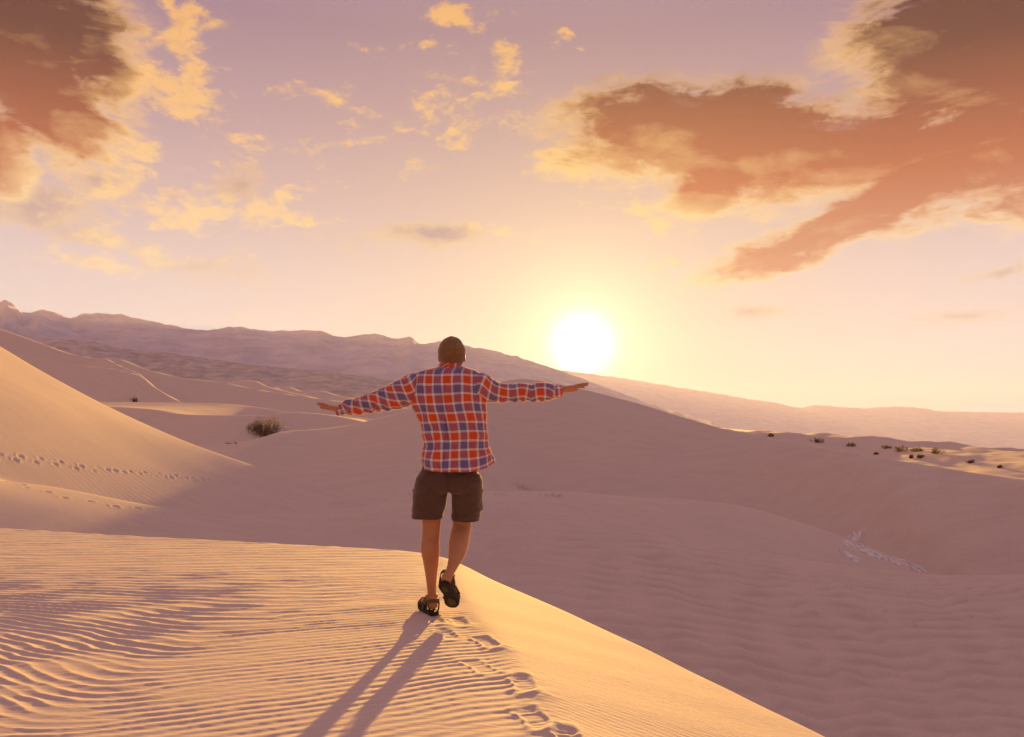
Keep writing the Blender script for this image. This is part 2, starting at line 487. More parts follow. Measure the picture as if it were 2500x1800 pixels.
def build_ground():
    pxs = columns((-140, 2640), 1000)
    Ys = np.exp(np.concatenate([np.linspace(math.log(8.5), math.log(13), 40)[:-1], np.linspace(math.log(13), math.log(70), 560)[:-1],
                                np.linspace(math.log(70), math.log(330), 190)[:-1], np.linspace(math.log(330), math.log(13500), 70)]))
    X = (pxs[None] - CX) / F * Ys[:, None]; Y = np.repeat(Ys[:, None], len(pxs), 1)
    Z = zsheet(X, Y)
    # trails of old footprints
    z6 = lambda L: [(a * .3675, 700 + b * .3675) for a, b in L]
    z5 = lambda L: [(1500 + a * .49, 1000 + b * .49) for a, b in L]
    trails = [
        (z6([(-60, 1120), (10, 1127), (200, 1150), (320, 1165), (450, 1183), (700, 1208), (980, 1240), (1250, 1268), (1450, 1293), (1580, 1303), (1750, 1290), (1900, 1275)]), .32, .04),
        (z6([(-60, 1270), (15, 1287), (110, 1315), (260, 1355), (410, 1392), (570, 1427), (770, 1460), (980, 1490), (1200, 1510), (1400, 1524)]), .5, .03),
        (z5([(30, 545), (200, 598), (400, 650), (640, 700), (850, 735)]), .75, .03),
        (z5([(0, 790), (420, 793), (860, 815), (1120, 845), (1500, 870), (2041, 890)]), .7, .05),
        (z5([(300, 750), (500, 795), (900, 850), (1300, 890), (1700, 930), (2000, 940)]), .75, .05),
        (z5([(880, 1015), (1050, 1025), (1250, 1010), (1500, 965), (1750, 950), (1920, 910)]), .65, .06),
        (z5([(1260, 1080), (1450, 1070), (1620, 1058), (1850, 1045), (2041, 1030)]), .6, .06),
        (z5([(860, 430), (1150, 395), (1420, 467), (1600, 430), (1830, 345)]), .7, .05),
    ]
    dx = 0
    for path, stride, depth in trails:
        q = np.array([hit(*p) for p in path])
        s = np.concatenate([[0], np.cumsum(np.linalg.norm(np.diff(q[:, :2], axis=0), axis=1))])
        for i, t in enumerate(np.arange(0, s[-1], stride)):
            cx_, cy_ = np.interp(t, s, q[:, 0]), np.interp(t, s, q[:, 1])
            ex_, ey_ = np.interp(t + .1, s, q[:, 0]) - cx_, np.interp(t + .1, s, q[:, 1]) - cy_
            l = math.hypot(ex_, ey_) or 1; ex_, ey_ = ex_ / l, ey_ / l
            sd = (.07 if i % 2 else -.07) + rng.normal(0, .045)
            cx_ -= ey_ * sd; cy_ += ex_ * sd
            r0, r1 = np.searchsorted(Ys, [cy_ - .6, cy_ + .6])
            pc = CX + F * cx_ / cy_; dp = .6 / cy_ * F
            c0, c1 = np.searchsorted(pxs, [pc - dp, pc + dp])
            if r1 <= r0 or c1 <= c0:
                continue
            xx, yy = X[r0:r1, c0:c1] - cx_, Y[r0:r1, c0:c1] - cy_
            a = xx * ex_ + yy * ey_; b = -xx * ey_ + yy * ex_
            rr = (a / .080) ** 2 + (b / .055) ** 2
            Z[r0:r1, c0:c1] += depth * .75 * rng.uniform(.25, 1.3) * (-np.exp(-rr ** 2) + .35 * np.exp(-(np.sqrt(rr) - 1.5) ** 2 * 5))
    V = np.stack([X, Y, Z], -1).reshape(-1, 3)
    me = mesh_np('ground', V, grid_faces(len(Ys), len(pxs)))
    at = me.attributes.new('trough_shade', 'FLOAT', 'POINT')
    at.data.foreach_set('value', (.5 - .5 * np.clip(big_ripple(X, Y), -1, 1)).astype(np.float32).ravel())  # painted-shade mask, highest in the ripple troughs
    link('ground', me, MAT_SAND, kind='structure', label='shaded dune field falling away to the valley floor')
    # the desert behind the photographer
    v = [(-2800, -2800, -9.5), (2800, -2800, -9.5), (2800, 8.2, -9.5), (-2800, 8.2, -9.5)]
    link('desert_floor', mesh_np('desert_floor', v, [[0, 1, 2, 3]]), MAT_SAND, kind='structure')
build_ground()

# ------------------------------------------------------------------ near dune with ripples and footprints
GZ, GT = -1.25, -.045                # height of the sand at the walker's feet, and its fall away from the camera
def plane(Y):
    return GZ + GT * (Y - 5.2)


def flat(px, py):
    Y = (GZ - GT * 5.2) / ((HOR - py) / F - GT)
    return (px - CX) / F * Y, Y


ARRIS = np.array([flat(*p) for p in [(1530, 1960), (1400, 1800), (1352, 1745), (1312, 1672), (1245, 1592), (1168, 1499), (1132, 1440), (1108, 1395), (1090, 1362), (1070, 1330)]])
ARRIS = ARRIS[np.argsort(ARRIS[:, 1])]


def face_hit(px, py):
    Y = np.linspace(2, 16, 4000); X = (px - CX) / F * Y
    s = .975 * (X - cub(np.clip(Y, ARRIS[0, 1], ARRIS[-1, 1]), ARRIS[:, 1], ARRIS[:, 0]))
    z = plane(Y) - .268 * splus(s, .022)
    return px, Y[np.argmax(z >= (HOR - py) / F * Y)]


BRINK = np.array([(px, flat(px, py)[1]) for px, py in [(-1500, 1245), (-600, 1265), (0, 1289), (300, 1306), (600, 1321), (900, 1338), (1030, 1347)]]
                 + [face_hit(px, py) for px, py in [(1105, 1366), (1223, 1422), (1380, 1490), (1543, 1565), (1780, 1680), (2028, 1800), (2300, 1932), (2600, 2080), (4000, 2800)]])
PRINTS = [(1062, 1512, .7, 0), (1092, 1547, .42, .1), (1188, 1563, .85, .12), (1170, 1624, .55, .2), (1276, 1662, .8, -.12), (1300, 1745, .7, .05), (1390, 1797, .9, -.1), (1120, 1513, .5, 0)]


def znear(X, Y, fine=True):
    px = CX + F * X / np.maximum(Y, .4)
    xa = cub(np.clip(Y, ARRIS[0, 1], ARRIS[-1, 1]), ARRIS[:, 1], ARRIS[:, 0])
    s = .975 * (X - xa)
    s = s + .03 * pn(Y * 1.7, Y * 0 + 3, 8)
    yb = cub(np.clip(px, -1500, 4000), BRINK[:, 0], BRINK[:, 1])
    z = plane(Y) + .007 * fbm(X * .5, Y * .5, 2, 40) * sst(np.abs(s), .1, .8)
    z = z - .268 * splus(s, .022)
    z = z - .012 * np.exp(-(s + .12) ** 2 / .02)
    z = z - .62 * splus(Y - yb, .035)
    if not fine:
        return z
    # wind ripples: a fine straight set near the crest line, a coarser broken set to the left
    left = sst(X + .25 * pn(X * .8, Y * .8, 44) - .12 * (Y - 4), -.7, -2.3)
    c = (np.where(X < -1.75, .85, .58) * (np.sqrt((X + 1.75) ** 2 + .10) - .316)) * sst(Y, 7.4, 3.6) + .10 * (X + 1.7) * sst(Y, 3.5, 6.5)
    small = .030 * fbm(X * 1.1, Y * 1.3, 2, 50) + .010 * fbm(X * 4, Y * 6, 2, 51)
    phA = (Y - c + small) / .083 + .20 * pn(X * 3, Y * 4, 66)
    Yb = np.maximum(Y - c * 1.1 + .09 * fbm(X * 1.25 + 5, Y * 1.7, 2, 60) + .028 * fbm(X * 4.2, Y * 5.5, 2, 61), 1.2)
    lamB = np.maximum(.098 + .026 * (Yb - 3.5), .05)
    phB = np.log(lamB) / .026 + .30 * pn(X * 2.4, Y * 5.0, 67)
    def wave(ph):
        q = ph - np.floor(ph)
        return np.where(q < .62, np.cos(np.pi * q / .62), -np.cos(np.pi * (q - .62) / .38))
    def crest(ph):
        q = (ph - np.floor(ph)) ** .85
        return 2 * (1 - np.abs(np.sin(np.pi * q))) ** .9 - .7
    brk = np.clip(.9 + 1.2 * pn(X * 2.1 + 9, Y * 3.4, 71), .4, 1.35)
    ampA = .0021 * np.clip(.8 + 1.1 * pn(X * 1.1, Y * 3.2, 75), .25, 1.5)
    ampB = (.014 + .026 * sst(Y, 8.0, 4.8)) * lamB * brk
    on = sst(s, .02, -.10)
    rip = ampA * wave(phA) * (1 - left) + ampB * crest(phB) * left
    rip = rip + .0010 * pn(X * 9, Y * 26, 90) + .0008 * pn(X * 20 + Y * 4, Y * 60, 91) + .0012 * left * pn(X * 5 + Y * 3, Y * 34, 92)
    z = z + rip * on * sst(Y, 1.4, 2.0)
    # faint streaks on the smooth sunny face
    ph3 = (Y * .92 + X * .42 + .10 * fbm(X * 1.2, Y * 1.2, 2, 95)) / .045
    z = z + (1 - on) * (.0006 * np.sin(2 * np.pi * ph3) + .0008 * pn(X * 6, Y * 24, 96)) * sst(Y, yb, yb - .4)
    # little drift trailing off the walker's left foot, and scuffed sand
    fx, fy = flat(925, 1478)
    a = ((X - fx) * .93 + (Y - fy) * .35); b = (-(X - fx) * .35 + (Y - fy) * .93)
    z = z + .010 * np.exp(-(a / .34) ** 2 - (b / .13) ** 2)
    for qx, qy, gain, rot in PRINTS:
        x0, y0 = flat(qx, qy)
        ang = math.atan2(.975, -.224) + rot
        ex_, ey_ = math.cos(ang), math.sin(ang)
        xx, yy = X - x0, Y - y0
        a = xx * ex_ + yy * ey_; b = -xx * ey_ + yy * ex_
        a = a + .012 * pn(xx * 14, yy * 14, 5); b = b + .02 * pn(xx * 12, yy * 12, 6)
        wdt = .053 - .014 * np.cos(a / .13 * 2.2)
        rr = (np.abs(a) / .132) ** 2.6 + (np.abs(b) / wdt) ** 2.6
        ins = np.exp(-rr ** 2)
        z = z * (1 - .75 * ins) + .75 * ins * (plane(Y) - .268 * np.maximum(s, 0)) if gain > .5 else z
        z = z + gain * (-.017 * ins + .006 * np.exp(-(np.sqrt(rr) - 1.35) ** 2 * 9) * (1 + .6 * pn(xx * 13, yy * 13, 7)))
        z = z + gain * .0022 * ins * np.sin(a * 2 * np.pi / .042 + 6 * b) * sst(np.abs(a), .0, .05)
        z = z + gain * .008 * np.exp(-((a + .18) / .07) ** 2 - ((b + .05) / .07) ** 2) * (1 + .8 * pn(xx * 18, yy * 18, 9))
    return z


def build_near():
    pxs = np.concatenate([np.linspace(-2600, -160, 50)[:-1], np.linspace(-160, 2600, 920), np.linspace(2600, 5200, 40)[1:]])
    Ys = np.concatenate([np.linspace(1.0, 2.4, 20)[:-1], np.exp(np.linspace(math.log(2.4), math.log(12.6), 580))[:-1], np.linspace(12.6, 27, 40)])
    X = (pxs[None] - CX) / F * Ys[:, None]; Y = np.repeat(Ys[:, None], len(pxs), 1)
    V = np.stack([X, Y, znear(X, Y)], -1).reshape(-1, 3)
    link('near_dune', mesh_np('near_dune', V, grid_faces(len(Ys), len(pxs))), MAT_NEAR, kind='structure', label='sunlit rippled dune crest in the foreground')
    # the crest goes on under and behind the photographer
    gx, gy = np.meshgrid(np.linspace(-30, 30, 90), np.linspace(-30, 1.02, 70))
    z = plane(1.0) - .03 - .268 * splus(gx - .9 - .1 * gy * -1, .3) * sst(gx, -1, 3) + .2 * fbm(gx * .15, gy * .15, 2, 3) * sst(gy, 0, -6)
    link('rear_dune', mesh_np('rear_dune', np.stack([gx, gy, np.maximum(z, -9)], -1).reshape(-1, 3), grid_faces(*gx.shape)), MAT_NEAR, kind='structure')
build_near()


# ------------------------------------------------------------------ mountains and haze
def rock_material(name, a, b_, scale):
    m, g, b = principled(name, rough=.95, spec=.05)
    p = g.n('ShaderNodeNewGeometry').outputs['Position']
    n1 = g.noise(p, scale, 6, .6)
    st = g.noise(g.vm('MULTIPLY', p, (.4, .4, 3.0)), scale * 2.5, 4, .6)
    g.put(b.inputs['Base Color'], g.mix(g.step(g.m('ADD', g.m('MULTIPLY', n1, .6), g.m('MULTIPLY', st, .4)), .36, .64), a, b_))
    bump(g, b, n1, .35, 1.0 / scale * .12)
    return m


MAT_ROCK = rock_material('hazed_rock', (.40, .34, .44), (.56, .49, .56), .006)  # haze put into the colour: paler and more lilac than bare stone
MAT_BAD = rock_material('badlands_rock', (.28, .22, .25), (.48, .40, .41), .02)


def mountain(name, ridge, Y0, Y1, mat, seed, amp, scale, base=None, fan=.35, jag=3.0, n=560, rows=70, label=None):
    r = np.array(ridge, float)
    pxs = np.linspace(r[0, 0], r[-1, 0], n)
    py = cub(pxs, r[:, 0], r[:, 1]) - jag * fbm(pxs / 26, pxs * 0 + seed, 4, seed, .55)
    zr = (HOR - py) / F * Y1
    t = np.concatenate([np.linspace(0, 1, rows), 1 + np.linspace(0, .5, 12)[1:]])
    Y = Y0 + (Y1 - Y0) * t[:, None] + 0 * pxs[None]
    X = (pxs[None] - CX) / F * Y
    zb = plain(X[0], Y[0]) - 6
    tt = np.minimum(t, 1)[:, None]
    prof = np.where(tt < fan, .30 * (tt / fan) ** 1.1, .30 + .70 * np.clip((tt - fan) / (1 - fan), 0, 1) ** .85)
    Z = zb[None] + (zr - zb)[None] * prof
    rg = ridged(X / scale, Y / scale, 5, seed) - .55
    Z = Z + rg * amp * (zr - zb)[None].clip(20) * sst(tt, fan * .4, fan + .25) * sst(tt, 1.0, .9)
    back = np.maximum(t - 1, 0)[:, None]
    Z = Z - back * (zr - zb)[None] * 2.2
    V = np.stack([X, Y, Z], -1).reshape(-1, 3)
    return link(name, mesh_np(name, V, grid_faces(*X.shape)), mat, kind='structure', label=label)


mountain('mountains', [(-700, 790), (-300, 760), (-60, 752), (40, 760), (79, 763), (105, 756), (140, 765), (171, 776), (213, 765), (283, 767), (349, 780), (400, 790), (492, 806), (584, 798), (650, 808),
                       (775, 807), (831, 823), (916, 815), (968, 827), (1001, 823), (1029, 840), (1079, 834), (1158, 848), (1194, 854), (1246, 867), (1301, 883), (1370, 906), (1450, 935), (1600, 990), (1750, 1035)],
         2700, 4100, MAT_ROCK, 3, .13, 420, fan=.42, label='mauve mountain range along the left horizon')
mountain('mountains', [(-800, 700), (-300, 720), (-80, 735), (0, 737), (11, 732), (35, 745), (62, 768), (88, 763), (121, 779), (176, 808), (215, 822), (290, 850), (400, 880)],
         2500, 3700, MAT_ROCK, 8, .13, 330, fan=.3, n=260, label='dark pointed peak at the left edge')
mountain('low_hills', [(-200, 835), (60, 838), (107, 828), (158, 828), (239, 837), (294, 851), (367, 857), (440, 866), (514, 877), (600, 888), (698, 899), (800, 908), (900, 920), (1000, 934), (1150, 955), (1300, 990)],
         1900, 2500, MAT_BAD, 12, .16, 150, fan=.25, jag=2.5, label='reddish low hills at the foot of the left mountains')
mountain('mountains', [(1250, 890), (1400, 908), (1534, 926), (1620, 940), (1753, 961), (1820, 973), (1894, 984), (1952, 995), (1991, 990), (2113, 997), (2177, 993), (2254, 997), (2293, 1004), (2400, 1006), (2500, 1008), (2700, 1012), (3200, 1000)],
         9200, 12000, MAT_ROCK, 17, .06, 1300, fan=.4, jag=2.2, label='pale hazy mountain range on the right horizon')

HAZE = 6.0e-5
def build_haze():
    x0, x1, y0, y1, z0, z1 = -15000, 15000, -2900, 14200, -600, 600
    v = [(x, y, z) for z in (z0, z1) for y in (y0, y1) for x in (x0, x1)]
    f = [(0, 2, 3, 1), (4, 5, 7, 6), (0, 1, 5, 4), (2, 6, 7, 3), (0, 4, 6, 2), (1, 3, 7, 5)]
    m = bpy.data.materials.new('haze'); m.use_nodes = True
    g = NT(m.node_tree)
    pv = g.n('ShaderNodeVolumePrincipled'); o = g.n('ShaderNodeOutputMaterial')
    pv.inputs['Color'].default_value = (.56, .57, 1.0, 1)
    pv.inputs['Density'].default_value = HAZE
    pv.inputs['Anisotropy'].default_value = .30
    g.put(o.inputs['Volume'], pv.outputs[0])
    link('haze', mesh_np('haze', v, f, False), m, kind='stuff', label='warm evening haze in the valley air')
build_haze()

# ------------------------------------------------------------------ loft tools for the figure
def catmull(a, sub):
    a = np.asarray(a, float); n = len(a)
    t = np.linspace(0, n - 1, (n - 1) * sub + 1)
    i = np.clip(t.astype(int), 0, n - 2); f = (t - i)[:, None]
    p = lambda k: a[np.clip(k, 0, n - 1)]
    p0, p1, p2, p3 = p(i - 1), p(i), p(i + 1), p(i + 2)
    return .5 * (2 * p1 + (p2 - p0) * f + (2 * p0 - 5 * p1 + 4 * p2 - p3) * f**2 + (3 * p1 - p0 - 3 * p2 + p3) * f**3)


def unit(v):
    v = np.asarray(v, float)
    return v / np.maximum(np.linalg.norm(v, axis=-1, keepdims=True), 1e-9)


def tube(cent, ru, rv, up, n=32, sub=8, e=2.0):
    """grid (rings, n, 3) round a smooth centre line; `up` fixes the ru direction"""
    q = catmull(np.column_stack([np.asarray(cent, float), ru, rv]), sub)
    c, ru, rv = q[:, :3], q[:, 3], q[:, 4]
    T = unit(np.gradient(c, axis=0))
    up = np.broadcast_to(np.asarray(up, float), T.shape)
    V = unit(np.cross(T, up)); U = unit(np.cross(V, T))
    th = np.linspace(0, 2 * np.pi, n, endpoint=False)
    ct, st = np.cos(th), np.sin(th)
    ct = np.sign(ct) * np.abs(ct) ** (2 / e); st = np.sign(st) * np.abs(st) ** (2 / e)
    return c[:, None] + U[:, None] * (ru[:, None] * ct)[..., None] + V[:, None] * (rv[:, None] * st)[..., None]


def grid_normals(G):
    du = np.roll(G, -1, 1) - np.roll(G, 1, 1); dv = np.gradient(G, axis=0)
    n = unit(np.cross(du, dv))
    c = G.mean(1, keepdims=True)
    flip = np.sign(((G - c) * n).sum(-1).mean())
    return n * flip


def grid_cloth(G):
    """metres round the ring (from the ring's middle) and along the tube, per vertex"""
    seg = np.linalg.norm(np.roll(G, -1, 1) - G, axis=-1)
    u = np.concatenate([np.zeros((len(G), 1)), np.cumsum(seg, 1)[:, :-1]], 1)
    c = G.mean(1)
    v = np.concatenate([[0], np.cumsum(np.linalg.norm(np.diff(c, axis=0), axis=1))])
    return u, np.repeat(v[:, None], G.shape[1], 1)


def caps(G):
    r, n = G.shape[:2]
    V = G.reshape(-1, 3); V = np.vstack([V, G[0].mean(0), G[-1].mean(0)])
    a, b = r * n, r * n + 1
    j = np.arange(n); j2 = (j + 1) % n
    tri = np.concatenate([np.stack([j2, j, j * 0 + a], 1), np.stack([(r - 1) * n + j, (r - 1) * n + j2, j * 0 + b], 1)])
    return V, grid_faces(r, n, True), tri


class Solid:
    """several closed lofts, fused into one continuous surface"""
    def __init__(self):
        self.bm = bmesh.new()

    def add(self, G):
        V, q, t = caps(G)
        vs = [self.bm.verts.new(v) for v in V]
        for f in list(q) + list(t):
            try:
                self.bm.faces.new([vs[i] for i in f])
            except ValueError:
                pass

    def ball(self, c, r, sc=(1, 1, 1), rot=None):
        c = np.asarray(c, float)
        th = np.linspace(.05, np.pi - .05, 20)[:, None]; ph = np.linspace(0, 2 * np.pi, 28, endpoint=False)[None]
        G = np.stack([np.sin(th) * np.cos(ph), np.sin(th) * np.sin(ph), np.cos(th) + 0 * ph], -1) * r * np.array(sc)
        if rot is not None:
            G = G @ np.array(rot).T
        self.add(G + c)

    def fuse(self, name, voxel, smooth=2):
        bmesh.ops.recalc_face_normals(self.bm, faces=self.bm.faces[:])
        me = bpy.data.meshes.new('tmp'); self.bm.to_mesh(me); self.bm.free()
        o = bpy.data.objects.new('tmp', me); COL.objects.link(o)
        md = o.modifiers.new('r', 'REMESH'); md.mode = 'VOXEL'; md.voxel_size = voxel; md.use_smooth_shade = True
        if smooth:
            sm = o.modifiers.new('s', 'SMOOTH'); sm.factor = .5; sm.iterations = smooth
        dg = bpy.context.evaluated_depsgraph_get()
        out = bpy.data.meshes.new_from_object(o.evaluated_get(dg)); out.name = name
        bpy.data.objects.remove(o); bpy.data.meshes.remove(me)
        out.materials.clear()
        for p in out.polygons:
            p.use_smooth = True
        return out


def add_uv(me, u, v, name='cloth'):
    at = me.attributes.new(name, 'FLOAT2', 'POINT')
    at.data.foreach_set('vector', np.stack([u.ravel(), v.ravel()], -1).astype(np.float32).ravel())


def verts_of(me):
    a = np.empty(len(me.vertices) * 3, np.float32); me.vertices.foreach_get('co', a)
    return a.reshape(-1, 3).astype(float)


# ------------------------------------------------------------------ materials for the figure and plants
def mat_skin():
    m, g, b = principled('skin', (.46, .20, .10), .55, .3)
    p = g.n('ShaderNodeTexCoord').outputs['Object']
    n = g.noise(p, 14, 4, .6)
    g.put(b.inputs['Base Color'], g.mix(n, (.42, .17, .075), (.56, .25, .12)))
    b.inputs['Subsurface Weight'].default_value = .15
    b.inputs['Subsurface Radius'].default_value = (.03, .012, .006)
    bump(g, b, g.noise(p, 260, 2, .6), .25, .002)
    return m


def mat_plaid():
    m = bpy.data.materials.new('plaid_cotton'); m.use_nodes = True
    g = NT(m.node_tree)
    at = g.n('ShaderNodeAttribute', attribute_name='cloth').outputs['Vector']
    u, v, _ = g.sep(at)
    RED, BLUE, WHT = (.80, .105, .020), (.22, .16, .36), (.97, .92, .90)
    def thread(t, off):
        q = g.m('FRACT', g.m('DIVIDE', g.m('ADD', t, 10 + off), .120))
        band = g.m('GREATER_THAN', q, .5)
        c = g.mix(band, RED, BLUE)
        q2 = g.m('FRACT', g.m('MULTIPLY', q, 2.0))
        st = g.m('MULTIPLY', g.step(q2, .0, .02), g.step(q2, .25, .225))
        return g.mix(st, c, WHT)
    c = g.mix(.5, thread(u, 0), thread(v, .01))
    p = g.n('ShaderNodeTexCoord').outputs['Object']
    weave = g.m('ADD', g.m('SINE', g.m('MULTIPLY', u, 5200)), g.m('SINE', g.m('MULTIPLY', v, 5200)))
    c = g.mix(g.m('MULTIPLY', g.noise(p, 60, 3, .6), .10), c, (.25, .12, .12))
    b = g.n('ShaderNodeBsdfPrincipled'); g.put(b.inputs['Base Color'], c)
    b.inputs['Roughness'].default_value = .85; b.inputs['Specular IOR Level'].default_value = .15
    b.inputs['Sheen Weight'].default_value = .8; b.inputs['Sheen Roughness'].default_value = .3; b.inputs['Sheen Tint'].default_value = (1, .85, .7, 1)
    nb = bump(g, b, g.m('ADD', g.noise(p, 45, 4, .6), g.m('MULTIPLY', weave, .03)), .35, .006)
    tr = g.n('ShaderNodeBsdfTranslucent'); g.put(tr.inputs[0], c); g.put(tr.inputs['Normal'], nb.outputs[0])
    mx = g.n('ShaderNodeMixShader'); mx.inputs[0].default_value = .18
    g.put(mx.inputs[1], b.outputs[0]); g.put(mx.inputs[2], tr.outputs[0])
    o = g.n('ShaderNodeOutputMaterial'); g.put(o.inputs[0], mx.outputs[0])
    return m


def mat_plain(name, a, b_, scale, rough=.85, bs=.3, bd=.004, sheen=0.):
    m, g, b = principled(name, a, rough, .2)
    p = g.n('ShaderNodeTexCoord').outputs['Object']
    n = g.noise(p, scale, 5, .6)
    g.put(b.inputs['Base Color'], g.mix(n, a, b_))
    b.inputs['Sheen Weight'].default_value = sheen
    bump(g, b, g.noise(p, scale * 5, 3, .6), bs, bd)
    return m


def mat_leaf(name, a, b_, trans=.35):
    m = bpy.data.materials.new(name); m.use_nodes = True
    g = NT(m.node_tree)
    p = g.n('ShaderNodeTexCoord').outputs['Object']
    c = g.mix(g.step(g.noise(p, 3.5, 4, .6), .35, .65), a, b_)
    d = g.n('ShaderNodeBsdfDiffuse'); t = g.n('ShaderNodeBsdfTranslucent')
    g.put(d.inputs[0], c); g.put(t.inputs[0], c)
    mx = g.n('ShaderNodeMixShader'); mx.inputs[0].default_value = trans
    g.put(mx.inputs[1], d.outputs[0]); g.put(mx.inputs[2], t.outputs[0])
    o = g.n('ShaderNodeOutputMaterial'); g.put(o.inputs[0], mx.outputs[0])
    return m


SKIN = mat_skin(); PLAID = mat_plaid()
SHORTS = mat_plain('brown_canvas', (.080, .040, .027), (.110, .058, .040), 22, .9, .35, .004, .3)
CAPM = mat_plain('dark_knit', (.14, .066, .024), (.30, .15, .055), 34, .9, .4, .004, .3)
PRINT = mat_plain('pale_print', (.30, .21, .13), (.38, .27, .17), 40)
RUBBER = mat_plain('black_rubber', (.022, .017, .015), (.045, .034, .028), 30, .7, .4, .003)
PAD = mat_plain('olive_rubber', (.075, .060, .018), (.11, .085, .03), 40, .7, .4, .003)
WEB = mat_plain('olive_webbing', (.085, .078, .030), (.14, .125, .05), 60, .85, .4, .002)
BUTTON = mat_plain('white_button', (.7, .68, .65), (.8, .78, .75), 30, .4)


# ------------------------------------------------------------------ the walking man
DP = 5.2
BASE = pt(1090, 1498, DP); BASE[2] = GZ


def B(px, py, dy=0.0):
    return pt(px, py, DP + dy) - BASE


def z1(zx, zy, dy=0.0):            # point read off the enlarged view of the upper body
    return B(740 + zx * .32628, 780 + zy * .32628, dy)


K = DP / F                           # metres per photo pixel at the man
man = link('person', None, label='man in red plaid shirt and brown shorts walking with arms outstretched on the dune crest', cat='person', loc=BASE)


def hand(S, wrist, tip, up, fwd):
    """flat hand, palm down, thumb to the front"""
    wrist, tip = np.array(wrist, float), np.array(tip, float)
    d = unit(tip - wrist); L = np.linalg.norm(tip - wrist)
    f = unit(np.array(fwd) - d * np.dot(fwd, d)); u = np.cross(f, d); u = u * np.sign(np.dot(u, up))
    at = lambda a, b, c: wrist + d * a * L + f * b + u * c
    S.add(tube([at(-.22, 0, 0), at(0, 0, 0), at(.18, .0, .002), at(.38, .002, .003), at(.52, .002, .001)], [.026, .021, .018, .016, .011], [.030, .029, .038, .042, .039], u, 20, 5))
    for k, (b, ln, cz, bend) in enumerate([(.031, .90, .006, .002), (.010, 1.0, .009, .0), (-.012, .95, .003, .004), (-.032, .80, -.004, .007)]):
        S.add(tube([at(.42, b * .9, .001), at(.52, b, cz), at(.52 + (ln - .52) * .45, b * 1.15, cz + .002 - bend * .3), at(.52 + (ln - .52) * .8, b * 1.22, cz - bend * .8), at(ln, b * 1.24, cz - bend * 1.5)],
                   [.0095, .0095, .0088, .0080, .0055], [.0095, .0095, .0088, .0080, .0055], u, 12, 5))
    S.add(tube([at(.12, .022, -.004), at(.24, .046, -.008), at(.38, .064, -.012), at(.52, .072, -.014), at(.60, .074, -.014)], [.014, .0125, .0105, .0095, .006], [.014, .0125, .0105, .0095, .006], u, 12, 5))


def build_body():
    S = Solid()
    X = (1, 0, 0); Zz = (0, 0, 1)
    # trunk (under the shirt) and neck
    S.add(tube([B(1098, 1190), B(1098, 1150), B(1097, 1090), B(1097, 1020), B(1096, 965), B(1096, 930), B(1098, 910)], [.135, .150, .135, .145, .165, .15, .07], [.085, .10, .09, .10, .10, .085, .06], X, 32, 6))
    S.add(tube([B(1098, 922, .0), B(1100, 905, .005), B(1102, 888, .012), B(1103, 868, .02)], [.062, .056, .054, .054], [.062, .058, .056, .058], X, 24, 5))
    # head with face
    H = B(1103, 866, .025)
    S.ball(H + [0, .0, .018], .1, (.79, .97, 1.0))
    S.ball(H + [0, .03, -.055], .072, (.80, .95, .95))
    S.add(tube([H + [0, .098, .015], H + [0, .112, -.012], H + [0, .118, -.028], H + [0, .098, -.036]], [.009, .012, .016, .012], [.010, .012, .012, .01], X, 14, 4))
    S.ball(H + [0, .098, -.062], .018, (1.5, .5, .45))
    S.ball(H + [0, .085, -.098], .022, (1.2, .8, .8))
    for s in (-1, 1):
        S.ball(H + [s * .033, .082, .012], .013)
        S.ball(H + [s * .083, .005, -.018], .03, (.28, .6, 1.05))
    # arms inside the sleeves
    for sh, el, wr, tip, up in ((z1(880, 505), z1(560, 612), z1(262, 676), z1(108, 640, -.10), Zz), (z1(1290, 512), z1(1620, 546), z1(1930, 530), z1(2142, 488), Zz)):
        S.add(tube([sh, (sh + el) / 2, el, (el + wr) / 2, wr], [.045, .036, .032, .028, .022], [.045, .038, .034, .030, .026], Zz, 20, 6))
        hand(S, wr, tip, up, (0, 1, 0))
    # legs: outlines read off the photo (left px, right px, row, depth offset)
    S.add(tube([B(1070, 1165, .0), B(1056, 1215, .0), B(1054, 1262, .02), B(1053, 1290, .03), B(1051, 1319, .025), B(1050, 1339, .012), B(1052, 1370, .008), B(1053, 1409, .012), B(1054, 1440, .018), B(1055, 1462, .02), B(1055, 1484, .02)],
               [.088, .080, .064, .058, .057, .0605, .0505, .036, .029, .0285, .030], [.095, .088, .070, .064, .060, .066, .058, .043, .038, .040, .044], X, 36, 6))
    R = [(1128, 1165, 0, .088, .095), (1133, 1215, .04, .080, .088), (1128.5, 1262, .07, .064, .07), (1127, 1285, .07, .0605, .064), (1124, 1302, .04, .062, .062), (1120, 1324, -.03, .0625, .064), (1116, 1347, -.10, .0535, .060),
         (1109, 1370, -.17, .0385, .046), (1101, 1391, -.225, .0285, .037), (1094, 1406, -.25, .0265, .036), (1089, 1418, -.262, .028, .036)]
    S.add(tube([B(a, b, c) for a, b, c, _, _ in R], [r[3] for r in R], [r[4] for r in R], X, 36, 6))
    foot(S, *LEFT); foot(S, *RIGHT)
    me = S.fuse('body', .0042, 2)
    link('body', me, SKIN, man)


def foot_frame(heel, toe, nrm, side):
    heel, toe = np.array(heel), np.array(toe)
    d = unit(toe - heel); n = unit(np.array(nrm) - d * np.dot(nrm, d)); w = np.cross(d, n) * side    # w towards the big toe
    L = np.linalg.norm(toe - heel)
    return lambda a, b, c: heel + d * a * L + w * b + n * c


